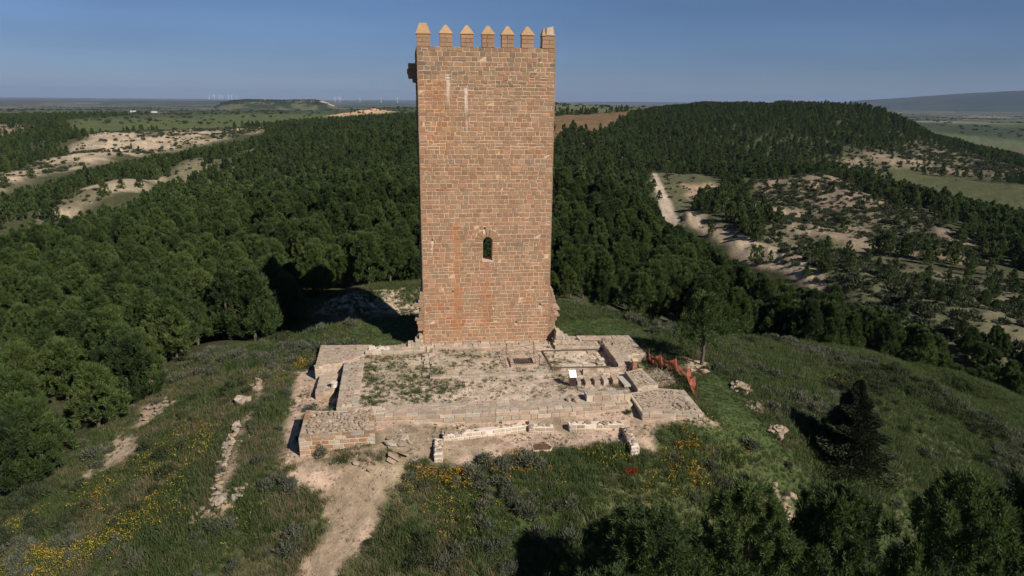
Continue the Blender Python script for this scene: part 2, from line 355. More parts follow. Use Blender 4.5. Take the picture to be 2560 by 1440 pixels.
STREAKS += [(2.29, .13, 21.9, 19.5, .8), (3.66, .13, 20.95, 18.6, .95), (3.7, .09, 18.6, 17.2, .5), (5.03, .09, 9.98, 9.35, .95), (.84, .09, 9.05, 8.0, .7), (9.9, .10, 3.3, 2.5, .5)]
RUST += [(2.75, .30, 10.6, 3.0, .32), (2.8, .42, 5.2, .8, .55), (5.2, .28, 7.6, 2.8, .30), (5.2, .34, 4.4, 1.2, .42), (1.6, .55, 21.4, 18.0, .30), (1.1, .35, 21.3, 19.5, .4), (2.6, .2, 20.5, 15.5, .35), (1.0, .5, 5, 2.2, .2), (7.2, .3, 4.2, 2.8, .15)]
M = {}
M['ground'] = mat_ground()
M['stone'] = mat_stone()
M['tower'] = mat_tower('tower_ashlar'); M['mortar'] = mat_tower('lime_mortar', True)
M['joint'] = mat_plain('pale_joint', (.56, .43, .32), .95, .2, 5)
M['joint_white'] = mat_plain('white_lime_mortar', (.66, .56, .46), .95, .15, 5)
M['core'] = mat_plain('earthy_core', (.37, .29, .215), .97, .35, 3)
M['rubble'] = mat_rand('rubble', [(0, (.24, .185, .13)), (.3, (.34, .26, .19)), (.6, (.31, .22, .15)), (.85, (.26, .225, .185)), (1, (.45, .365, .28))])
M['rust'] = mat_plain('rusty_iron', (.12, .06, .04), .8, .4, 8)
M['iron'] = mat_plain('dark_iron', (.03, .028, .027), .6, .3, 8, 0, .4)
M['wood'] = mat_plain('reddish_wood', (.26, .125, .085), .8, .3, 6)
M['old_wood'] = mat_plain('weathered_wood', (.10, .075, .055), .85, .3, 8)
M['net'] = mat_plain('orange_net', (.36, .095, .06), .7, .2, 3)
M['rope'] = mat_plain('rope', (.20, .12, .08), .9, .2, 20)
M['panel'] = mat_plain('white_panel', (.86, .87, .88), .35, .02, 2, 0, .5)
M['maroon'] = mat_plain('brown_metal', (.055, .028, .028), .6, .2, 3)
M['bark'] = mat_plain('bark', (.10, .078, .062), .95, .4, 9)
M['turbine'] = mat_plain('turbine_white', (.8, .8, .8), .5, .03, .1)
M['wall_white'] = mat_plain('whitewash', (.50, .48, .45), .8, .08, .6)
M['roof'] = mat_plain('roof_tiles', (.30, .15, .10), .85, .2, 1)

# ------------------------------------------------------------------ object helpers
def tag(o, label=None, cat=None, group=None, kind=None):
    for k, v in (('label', label), ('category', cat), ('group', group), ('kind', kind)):
        if v: o[k] = v
    return o
def link(o): COL.objects.link(o); return o
def mesh_np(name, V, F, mat, smooth=False, attrs=None):
    """V (n,3); F (m,k) array or list of index lists"""
    me = bpy.data.meshes.new(name)
    if isinstance(F, np.ndarray):
        k = F.shape[1]; me.vertices.add(len(V)); me.vertices.foreach_set('co', np.asarray(V, np.float32).ravel())
        me.loops.add(F.size); me.loops.foreach_set('vertex_index', F.astype(np.int32).ravel())
        me.polygons.add(len(F)); me.polygons.foreach_set('loop_start', np.arange(0, F.size, k, dtype=np.int32))
        me.polygons.foreach_set('loop_total', np.full(len(F), k, np.int32)); me.update(calc_edges=True)
    else:
        me.from_pydata([tuple(p) for p in V], [], F); me.update()
    if smooth: me.polygons.foreach_set('use_smooth', np.ones(len(me.polygons), bool))
    if mat is not None: me.materials.append(mat)
    for an, av in (attrs or {}).items():
        av = np.asarray(av, np.float32)
        if av.ndim == 1:
            a = me.attributes.new(an, 'FLOAT', 'POINT'); a.data.foreach_set('value', av)
        else:
            a = me.attributes.new(an, 'FLOAT_COLOR', 'POINT'); a.data.foreach_set('color', np.concatenate([av, np.ones((len(av), 1), np.float32)], 1).ravel())
    return me
def obj(name, me, parent=None, loc=None):
    o = bpy.data.objects.new(name, me); link(o)
    if parent is not None: o.parent = parent
    if loc is not None: o.location = loc
    return o
def empty(name, loc, rz=0.0):
    o = bpy.data.objects.new(name, None); link(o); o.location = loc; o.rotation_euler = (0, 0, rz); o.empty_display_size = .5; return o
class MB:
    """collects boxes, bars and quads of one mesh"""
    def __init__(s): s.V, s.F, s.T = [], [], []
    def add(s, V, F, tint=None):
        b = len(s.V); s.V += [tuple(p) for p in V]; s.F += [[i + b for i in f] for f in F]; s.T += [tint or (.4, .3, .2)] * len(V)
    def box(s, x0, x1, y0, y1, z0, z1, tint=None):
        s.add([(x0, y0, z0), (x1, y0, z0), (x1, y1, z0), (x0, y1, z0), (x0, y0, z1), (x1, y0, z1), (x1, y1, z1), (x0, y1, z1)],
              [(0, 3, 2, 1), (4, 5, 6, 7), (0, 1, 5, 4), (1, 2, 6, 5), (2, 3, 7, 6), (3, 0, 4, 7)], tint)
    def prism(s, poly, z0, z1, tint=None):
        n = len(poly); zt = z1 if hasattr(z1, '__len__') else [z1] * n; zb = z0 if hasattr(z0, '__len__') else [z0] * n
        s.add([(x, y, z) for (x, y), z in zip(poly, zb)] + [(x, y, z) for (x, y), z in zip(poly, zt)],
              [list(range(n))[::-1], list(range(n, 2 * n))] + [(i, (i + 1) % n, n + (i + 1) % n, n + i) for i in range(n)], tint)
    def bar(s, a, b, r0, r1=None, n=6, tint=None):
        r1 = r0 if r1 is None else r1
        a, b = Vector(a), Vector(b); d = (b - a).normalized(); e = d.orthogonal().normalized(); g = d.cross(e)
        V = [a + r0 * (math.cos(t) * e + math.sin(t) * g) for t in [2 * math.pi * i / n for i in range(n)]] + \
            [b + r1 * (math.cos(t) * e + math.sin(t) * g) for t in [2 * math.pi * i / n for i in range(n)]]
        s.add(V, [(i, (i + 1) % n, n + (i + 1) % n, n + i) for i in range(n)] + [list(range(n))[::-1], list(range(n, 2 * n))], tint)
    def tube(s, pts, rad, n=6):
        for i in range(len(pts) - 1): s.bar(pts[i], pts[i + 1], rad[i], rad[i + 1], n)
    def build(s, name, mat, parent=None, loc=None, smooth=False):
        return obj(name, mesh_np(name, s.V, s.F, mat, smooth, {'tint': np.array(s.T)}), parent, loc)

# ------------------------------------------------------------------ the ground, one sheet of cells sorted into its kinds of ground
def lerp3(c, col, m): return c * (1 - m[:, None]) + np.asarray(col)[None] * m[:, None]
def terrain():
    az = np.concatenate([np.arange(-180, -46, 6.0), np.arange(-46, 46.01, .165), np.arange(48, 180.1, 6.0)])
    az[0], az[-1] = -180, 180
    r = np.concatenate([np.geomspace(4, 24, 16)[:-1], np.arange(24, 72, .26), np.geomspace(72, 1300, 270)[:-1], np.geomspace(1300, 30000, 90)])
    A, Rr = np.meshgrid(RAD(1) * az, r); X, Y = (Rr * np.sin(A)).ravel(), (Rr * np.cos(A)).ravel(); R1 = Rr.ravel()
    Z = H(X, Y)
    n = len(X)
    lx, ly = WL(X, Y)
    g1 = fbm(X, Y, 3.0, 4, 31); g2 = fbm(X, Y, 11, 3, 41); g3 = fbm(X, Y, .8, 3, 51)
    # wood floor by default, open hill top
    c = np.tile(np.array([.060, .062, .030]), (n, 1))
    hill = poly_mask(HILLTOP, X, Y, 1.5, 1.0)
    grass = lerp3(np.tile(np.array([.055, .075, .026]), (n, 1)), (.085, .088, .038), sstep(.45, .62, g2))
    grass = lerp3(grass, (.13, .115, .06), sstep(.62, .75, g1) * .6)
    c = c * (1 - hill[:, None]) + grass * hill[:, None]
    lush = .7 * np.maximum(poly_mask(PZ((1385,795,0),(1560,790,0),(1640,815,-.2),(1625,870,-.2),(1440,840,0),(1385,850,0)), X, Y, 1, .6),
           np.maximum(poly_mask(PZ((830,860,-.2),(900,810,0),(1045,800,0),(1045,872,0),(940,870,0)), X, Y, 1, .6),
                      poly_mask(PZ((1730,970,-.4),(1800,950,-.8),(1880,1030,-1.2),(1960,1130,-2.4),(1800,1120,-1.2),(1640,1075,-.9),(1790,1060,-.5)), X, Y, .8, .7)))
    c = lerp3(c, (.055, .080, .028), lush)
    pale = np.array([.42, .315, .225])
    # far country: a patchwork of fields
    far = sstep(950, 1500, R1)
    if True:
        i = np.nonzero(R1 > 700)[0]
        u_ = X[i] * .94 + Y[i] * .34 + 160 * fbm(X[i], Y[i], 900, 2, 3); w_ = -X[i] * .34 + Y[i] * .94 + 160 * fbm(X[i], Y[i], 900, 2, 6)
        k1 = np.floor(w_ / 210); k2 = np.floor(u_ / 520 + _hash(k1, k1 * 0, 2) * 7)
        t = _hash(k1, k2, 77)
        fld = np.array([[.085, .10, .048], [.07, .08, .042], [.125, .115, .072], [.10, .085, .056], [.062, .08, .036], [.20, .17, .12]])[np.clip((t * 5.3).astype(int), 0, 5)]
        scr = sstep(.52, .6, fbm(X[i], Y[i], 420, 4, 12))[:, None]
        fld = fld * (1 - .8 * scr) + np.array([.035, .045, .022]) * .8 * scr
        c[i] = c[i] * (1 - far[i, None]) + fld * far[i, None]
    cls = np.zeros(n, int)      # 0 hillside
    cls[R1 > 1500] = 6
    def paint(P, col, soft, wob, ws, k=None, amt=1.0, var=None):
        nonlocal c
        m = poly_mask(P, X, Y, soft, wob, ws)
        cc = c * (1 - amt * m[:, None]) + (np.asarray(col) if var is None else var) * amt * m[:, None]; c = cc
        if k is not None: cls[m > .5] = k
    paint(PLATEAU_L, (.062, .076, .034), 12, 10, 90, 3); paint(FIELD_L, (.088, .104, .040), 8, 6, 120, 3)
    paint(PLATEAU_R, (.12, .125, .06), 10, 8, 90, 3); paint(RED_FIELD, (.155, .100, .052), 6, 5, 60, 4)
    strat = sstep(.35, .65, fbm(X * .3, Y * .3 + Z * 1.5, 6, 3, 61))
    bank = np.array([.40, .31, .215]) * (1 - strat[:, None]) + np.array([.34, .27, .185]) * strat[:, None]
    veg = sstep(.46, .56, fbm(X, Y, 22, 4, 71))[:, None]
    rill = (.62 + .76 * fbm(X + 4 * fbm(X, Y, 9, 2, 64), Y * .5, 3.2, 4, 65))[:, None]; bank = bank * rill
    bankv = bank * (1 - .75 * veg) + np.array([.085, .085, .045]) * .75 * veg
    pink = np.array([.29, .222, .155]) * (1 - .5 * strat[:, None]) + np.array([.23, .18, .13]) * .5 * strat[:, None]
    pink = pink * rill * .78
    veg2 = sstep(.33, .50, fbm(X, Y, 16, 4, 72))[:, None]
    pinkv = pink * (1 - .8 * veg2) + np.array([.07, .075, .038]) * .8 * veg2
    paint(BAND_A, 0, 6, 9, 30, 2, 1, bankv); paint(BAND_B, 0, 4, 6, 20, 2, 1, bankv); paint(TRACK_L, (.42, .34, .25), 2, 2, 20, 5); paint(FAR_BARE, (.26, .20, .14), 8, 10, 40, 2, .8)
    paint(MOUND, (.50, .32, .20), 10, 12, 60, 2)
    paint(TRACK_AREA, (.10, .10, .052), 3, 3, 14, 0); paint(SCRUB_R, 0, 5, 8, 20, 2, .9, pinkv * .38 + np.array([.09, .095, .05]) * .62)
    paint(PALE_R, 0, 10, 12, 40, 2, .9, pinkv); paint(BADHILL, 0, 4, 6, 20, 2, 1, pinkv); paint(GULLY, 0, 2, 3, 9, 2, 1, bank)
    paint(DARK_R, (.09, .075, .055), 8, 10, 40, 2, .8)
    paint(FIELD_R, (.078, .084, .038), 5, 5, 40, 3); paint(TRACK_R, (.46, .37, .28), 1.0, .6, 8, 5)
    paint(PZ((1700,465,-17),(1790,450,-14),(1810,462,-15),(1720,510,-19)), (.40, .28, .18), 2, 5, 12, None, .8)
    # close ground
    soil = np.array([.48, .35, .26]) * (1 - .45 * sstep(.4, .7, g2)[:, None]) + np.array([.43, .27, .175]) * .45 * sstep(.4, .7, g2)[:, None]
    soilv = soil * (1 - .55 * sstep(.56, .68, g1)[:, None]) + np.array([.15, .13, .075]) * .55 * sstep(.56, .68, g1)[:, None]
    paint(WEST_SOIL, 0, .5, .7, 2.5, 1, 1, soil); paint(SOUTH_SOIL, 0, .5, .8, 2.5, 1, 1, soilv); paint(PATH, 0, .6, 1.5, 2.0, 5, 1, soilv)
    paint(STRIP_SOIL, 0, .4, .7, 2, 1, .8, soilv)
    for P in SCREE: paint(P, (.42, .315, .22), .6, 1.2, 2.5, 1, .9)
    inn = poly_mask(INNER, X, Y, .25)
    floor_ = np.array([.50, .395, .305]) * (1 - .5 * sstep(.45, .7, g2)[:, None]) + np.array([.46, .335, .24]) * .5 * sstep(.45, .7, g2)[:, None]
    dark = sstep(.50, .66, g1)[:, None]; gr = (sstep(.46, .60, .5 * g1 + .5 * fbm(X, Y, 1.6, 3, 81)) * (1 - sstep(2.5, 6.5, lx)))[:, None]
    floor_ = floor_ * (1 - .22 * dark) + np.array([.26, .20, .145]) * .22 * dark
    floor_ = floor_ * (1 - .35 * gr) + np.array([.13, .125, .065]) * .5 * gr
    c = c * (1 - inn[:, None]) + floor_ * inn[:, None]; cls[(inn > .5)] = 1
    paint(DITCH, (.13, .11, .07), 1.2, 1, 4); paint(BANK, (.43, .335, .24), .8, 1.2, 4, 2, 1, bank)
    i = np.nonzero(poly_mask(HOLE, X, Y, .5, .3) > .3)[0]; c[i] = (.40, .30, .21); cls[i] = 1
    c *= (.80 + .40 * g3)[:, None] * (.85 + .30 * fbm(X, Y, .45, 2, 55))[:, None]
    nr, na = len(r), len(az)
    idx = np.arange(n).reshape(nr, na)
    F = np.stack([idx[:-1, :-1], idx[:-1, 1:], idx[1:, 1:], idx[1:, :-1]], -1).reshape(-1, 4)[:, ::-1]
    fc = cls[F].max(1)
    V = np.stack([X, Y, Z], 1)
    names = {0: 'hillside', 1: 'bare_earth', 2: 'eroded_bank', 3: 'green_field', 4: 'ploughed_field', 5: 'dirt_track', 6: 'plain'}
    for k, nm in names.items():
        f = F[fc == k]
        if len(f) == 0: continue
        used, inv = np.unique(f, return_inverse=True)
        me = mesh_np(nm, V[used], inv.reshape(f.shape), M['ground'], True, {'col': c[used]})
        tag(obj(nm, me), kind='structure')
    # the small disc under the drone
    V0 = np.concatenate([V[:na], [[0, 0, Z[:na].mean()]]]); F0 = np.array([[i, na, i + 1] for i in range(na - 1)])
    tag(obj('hillside', mesh_np('hillside', V0, F0, M['ground'], True, {'col': np.concatenate([c[:na], c[:1]])})), kind='structure')

WEST_SOIL = PZ((735,930,-.9),(805,922,-.9),(870,955,-.9),(855,1030,-.9),(770,1030,-.9),(752,1142,-1),(940,1118,-.6),(965,1150,-1),(705,1165,-1.2),(700,1090,-1.1),(725,1010,-1))
SOUTH_SOIL = PZ((920,1040,-.7),(1560,1010,-.7),(1600,1045,-.6),(1790,1058,-.4),(1690,1072,-.7),(1640,1100,-1),(1640,1135,-1.1),(1500,1120,-1.1),(1380,1130,-1.2),(1250,1150,-1.2),(1150,1170,-1.3),(1050,1165,-1.2),(930,1140,-.9))
PATH = PZ((880,1158,-1.1),(1050,1160,-1.3),(1020,1210,-1.6),(970,1260,-1.9),(950,1330,-2.4),(890,1400,-2.8),(860,1480,-3.3),(735,1480,-3.3),(765,1390,-2.8),(800,1310,-2.3),(820,1250,-2),(740,1225,-1.8),(715,1190,-1.5),(745,1165,-1.3))
STRIP_SOIL = PZ((530,1300,-2.6),(545,1200,-2),(590,1080,-1.6),(640,985,-1.3),(672,930,-1.1),(655,1000,-1.3),(615,1080,-1.5),(585,1200,-2),(565,1300,-2.6))
SCREE = [PZ((248,1160,-5.2),(255,1110,-5.2),(300,1085,-5),(380,1100,-4),(340,1140,-4.6),(290,1165,-5)), PZ((340,1080,-5),(360,1030,-5),(400,1010,-4.5),(410,1040,-4.2),(385,1065,-4.4)), PZ((180,1190,-6),(230,1155,-5.4),(240,1175,-5.4),(190,1210,-6)),
         PZ((1700,890,-.4),(1760,905,-.5),(1770,940,-.6),(1720,935,-.4)), PZ((1935,1210,-3),(1985,1235,-3.6),(2010,1290,-4.5),(1960,1290,-4.2))]
terrain()

# ------------------------------------------------------------------ masonry
def jit(a): return random.uniform(-a, a)
TAN = [(.305, .187, .112), (.29, .166, .098), (.27, .183, .118), (.33, .205, .125), (.275, .16, .096), (.262, .178, .117), (.30, .174, .105), (.295, .182, .11)]
PALE = [(.42, .33, .24), (.39, .295, .21), (.45, .365, .275), (.37, .285, .21), (.40, .325, .255), (.35, .255, .18), (.35, .305, .25), (.31, .25, .19)]
GREY = [(.33, .285, .235), (.36, .31, .255), (.30, .255, .21), (.40, .335, .265), (.38, .29, .215)]
def shade(c, k=.12):
    f = 1 + jit(k); return (c[0] * f * (1 + jit(.04)), c[1] * f, c[2] * f * (1 + jit(.05)))
def rows(z0, z1, hmin, hmax):
    out = []; z = z1
    while z > z0 + .05:
        h = random.uniform(hmin, hmax)
        if z - h < z0 + .6 * hmin: h = z - z0
        out.append((z - h, z)); z -= h
    return out
def cuts(L, lmin, lmax, off=0.0):
    out = []; x = off
    while x < L - 1e-3:
        l = random.uniform(lmin, lmax)
        if L - (x + l) < lmin * .6: l = L - x
        out.append((x, x + l)); x += l
    return out
def stone_geo(C, n, dep, gap, back=.05, jt=.012, bev=.02):
    """a dressed stone: C four corners on the wall plane (counter-clockwise from outside), n outward; returns verts and faces"""
    C = [Vector(c) for c in C]; n = Vector(n); m = sum(C, Vector()) / 4
    e1 = (C[1] - C[0]).normalized(); e2 = (C[3] - C[0]).normalized()
    s1 = [1, -1, -1, 1]; s2 = [1, 1, -1, -1]
    V = []
    for k in range(4): V.append(C[k] + e1 * s1[k] * gap + e2 * s2[k] * gap - n * back)
    j = [(jit(jt), jit(jt)) for _ in range(4)]
    for k in range(4): V.append(C[k] + e1 * (s1[k] * gap + j[k][0]) + e2 * (s2[k] * gap + j[k][1]) + n * (dep * .55))
    t = [jit(.012) for _ in range(4)]
    for k in range(4): V.append(C[k] + e1 * (s1[k] * (gap + bev) + j[k][0]) + e2 * (s2[k] * (gap + bev) + j[k][1]) + n * (dep + t[k]))
    F = [(8, 9, 10, 11)]
    for a, b in ((0, 4), (4, 8)):
        for k in range(4):
            q = (k + 1) % 4; F.append((a + k, a + q, b + q, b + k))
    return V, F
def mesh_stone(V, F, tint, mat): 
    return mesh_np('stone', V, F, mat, False, {'tint': np.tile(np.array(tint), (len(V), 1))})
def thing(name, label, cat, lx=0, ly=0, lz=0, group=None):
    X, Y = LW(lx, ly); o = empty(name, (X, Y, lz), YAW); tag(o, label, cat, group); o['_l'] = (lx, ly, lz); return o
ROCKS = []
for k in range(9):   # loose stones, shared by all heaps
    bm_v = []; ph = (1 + 5 ** .5) / 2
    base = [(-1, ph, 0), (1, ph, 0), (-1, -ph, 0), (1, -ph, 0), (0, -1, ph), (0, 1, ph), (0, -1, -ph), (0, 1, -ph), (ph, 0, -1), (ph, 0, 1), (-ph, 0, -1), (-ph, 0, 1)]
    sx, sy, sz = random.uniform(.8, 1.25), random.uniform(.65, 1.0), random.uniform(.5, .8)
    for p in base:
        q = np.array(p) / 1.9; q = np.sign(q) * np.abs(q) ** .75 * (1 + jit(.22)); bm_v.append((q[0] * sx, q[1] * sy, q[2] * sz))
    F = [(0, 11, 5), (0, 5, 1), (0, 1, 7), (0, 7, 10), (0, 10, 11), (1, 5, 9), (5, 11, 4), (11, 10, 2), (10, 7, 6), (7, 1, 8), (3, 9, 4), (3, 4, 2), (3, 2, 6), (3, 6, 8), (3, 8, 9), (4, 9, 5), (2, 4, 11), (6, 2, 10), (8, 6, 7), (9, 8, 1)]
    ROCKS.append(mesh_np('rock', bm_v, F, M['rubble']))
def rock(name, parent, loc, size, flat=1.0):
    o = bpy.data.objects.new(name, random.choice(ROCKS)); link(o); o.parent = parent
    o.location = loc; o.rotation_euler = (jit(.5), jit(.5), random.uniform(0, 6.28)); o.scale = (size * random.uniform(.8, 1.2), size * random.uniform(.8, 1.2), size * flat * random.uniform(.8, 1.2)); return o
def inpoly(P, x, y):
    c = False
    for i in range(len(P)):
        (x1, y1), (x2, y2) = P[i], P[i - 1]
        if (y1 > y) != (y2 > y) and x < (x2 - x1) * (y - y1) / (y2 - y1) + x1: c = not c
    return c
def masonry(t, P, zt, zb, faces=(0,), hid=(), pal=PALE, hr=(.22, .32), lr=(.35, .75), joint='joint', dep=.035, gap=.012, cope=(), cw=.42, coreT='core', rough=0.0):
    """a block of walling under thing t. P: footprint counter-clockwise (tower frame); edge i runs P[i]->P[i+1].
    faces: edges whose stones are objects; hid: edges away from the camera, joined; cope: edges that carry a row of flat stones on top"""
    ox, oy, oz = t['_l']; n = len(P)
    cen = (sum(p[0] for p in P) / n, sum(p[1] for p in P) / n)
    ins = []
    for i in range(n):     # core, set back from the stone faces
        (x0, y0), (x1, y1), (x2, y2) = P[i - 1], P[i], P[(i + 1) % n]
        a = Vector((x1 - x0, y1 - y0)).normalized(); b = Vector((x2 - x1, y2 - y1)).normalized()
        na, nb = Vector((a.y, -a.x)), Vector((b.y, -b.x)); m = (na + nb); m = m / max(.4, m.dot(na))
        ins.append((x1 - m.x * .035 - ox, y1 - m.y * .035 - oy))
    mb = MB(); mb.prism(ins, zb - .3 - oz, zt - .02 - oz); mb.build('mortar_core', M[joint], t)
    mb = MB(); mb.prism([(p[0] + .3 * (cen[0] - ox - p[0]) / 3, p[1] + .3 * (cen[1] - oy - p[1]) / 3) for p in ins], zt - .03 - oz, zt + .012 - oz); mb.build('earth_fill', M[coreT], t)
    back = MB()
    for i in list(faces) + list(hid):
        (x0, y0), (x1, y1) = P[i], P[(i + 1) % n]; L = math.hypot(x1 - x0, y1 - y0); ex, ey = (x1 - x0) / L, (y1 - y0) / L; nx, ny = ey, -ex
        for zi, (a, b) in enumerate(rows(zb - .15, zt, *hr)):
            for s0, s1 in cuts(L, *lr):
                if rough and zi == 0 and random.random() < rough: continue
                d = dep + random.uniform(-.012, .02)
                C = [(x0 + ex * s - nx * .035 - ox, y0 + ey * s - ny * .035 - oy, z - oz) for s, z in ((s0, a), (s1, a), (s1, b), (s0, b))]
                V, F = stone_geo(C, (nx, ny, 0), d, gap); tint = shade(random.choice(pal))
                if i in faces and b > zb: obj('stone', mesh_stone(V, F, tint, M['stone']), t)
                else: back.add(V, F, tint)
    if back.V: tag(back.build('rear_stones', M['stone'], t), kind='stuff')
    for i in cope:
        (x0, y0), (x1, y1) = P[i], P[(i + 1) % n]; L = math.hypot(x1 - x0, y1 - y0); ex, ey = (x1 - x0) / L, (y1 - y0) / L; nx, ny = -ey, ex
        for s0, s1 in cuts(L, lr[0], lr[1]):
            w = cw * random.uniform(.8, 1.15)
            C = [(x0 + ex * s + nx * q - ox, y0 + ey * s + ny * q - oy, zt - .01 - oz) for s, q in ((s0, .0), (s1, .0), (s1, w), (s0, w))]
            V, F = stone_geo(C, (0, 0, 1), .03 + random.uniform(0, .025), gap * 1.2, .12); obj('coping_stone', mesh_stone(V, F, shade(random.choice(pal)), M['stone']), t)
def strew(t, P, z, n, s0, s1, name='rubble_stone', flat=.7, emb=.1):
    ox, oy, oz = t['_l']; xs = [p[0] for p in P]; ys = [p[1] for p in P]; k = 0
    while k < n:
        x, y = random.uniform(min(xs), max(xs)), random.uniform(min(ys), max(ys))
        if not inpoly(P, x, y): continue
        s = random.uniform(s0, s1); rock(name, t, (x - ox, y - oy, z - oz + s * emb + random.uniform(0, .05)), s, flat); k += 1
def paving(t, P, z, cell, pal, name='paving_stone', gap=.02, skip=0.0, dz=.02):
    """flat stones laid over a footprint (rows with broken joints)"""
    ox, oy, oz = t['_l']; xs = [p[0] for p in P]; ys = [p[1] for p in P]; y = min(ys)
    while y < max(ys):
        h = cell * random.uniform(.7, 1.2); x = min(xs) - random.uniform(0, cell)
        while x < max(xs):
            w = cell * random.uniform(.7, 1.6)
            if inpoly(P, x + w / 2, y + h / 2) and random.random() >= skip:
                C = [(a - ox + jit(.03), b - oy + jit(.03), z - oz) for a, b in ((x, y), (x + w, y), (x + w, y + h), (x, y + h))]
                V, F = stone_geo(C, (0, 0, 1), dz + random.uniform(0, .025), gap, .1); obj(name, mesh_stone(V, F, shade(random.choice(pal)), M['stone']), t)
            x += w
        y += h

# ------------------------------------------------------------------ the tower
TW, TD, TH = 10.58, 8.2, 23.95
def stone_colour(x, z):
    p = 0.03
    if .2 < x < 2.6 and 14.5 < z < 21.9: p = .26
    if z > 21.9: p = 0.0
    if 2.2 < x < 3.2 and 1 < z < 10.6: p = .5
    if 1.2 < x < 4.0 and .8 < z < 5.0: p = max(p, .26)
    if 4.8 < x < 5.8 and 1.4 < z < 7.8: p = max(p, .36)
    if .3 < x < 2.2 and 6 < z < 14: p = max(p, .08)
    if random.random() < p: return shade(random.choice([(.36, .165, .082), (.34, .165, .09), (.335, .175, .10), (.38, .21, .11), (.30, .135, .07)]))
    if z > 20.8 and random.random() < .35: return shade(random.choice([(.225, .155, .10), (.205, .145, .10), (.24, .165, .105)]))
    return shade(random.choice(TAN))
def tooth(k, z):    # remains of the curtain wall torn off the corners
    if z > 4.9 or z < .25: return 0.0
    b = (.62 * (1 - abs(z - 2.7) / 2.9) + .08) if z < 4.9 else 0
    return max(0.0, b + k * .26)
WX0, WX1, WZ0, WZS, WR, VR = 4.93, 5.73, 7.36, 8.93, .40, 1.03
WXC = (WX0 + WX1) / 2
def half_open(a, b):
    """half width kept free of coursed stones between heights a and b"""
    m = (a + b) / 2
    if b < WZ0 or m > WZS + VR: return 0
    if m < WZS: return WR
    return math.sqrt(max(0, VR ** 2 - (m - WZS) ** 2)) + .02
HOLES = [(5.09, 10.05, .10, .10), (.85, 9.16, .08, .08), (2.43, 4.79, .08, .08), (7.76, 1.99, .10, .09), (9.76, 3.49, .09, .08), (6.17, 8.58, .07, .04), (5.82, 3.42, .03, .09)]
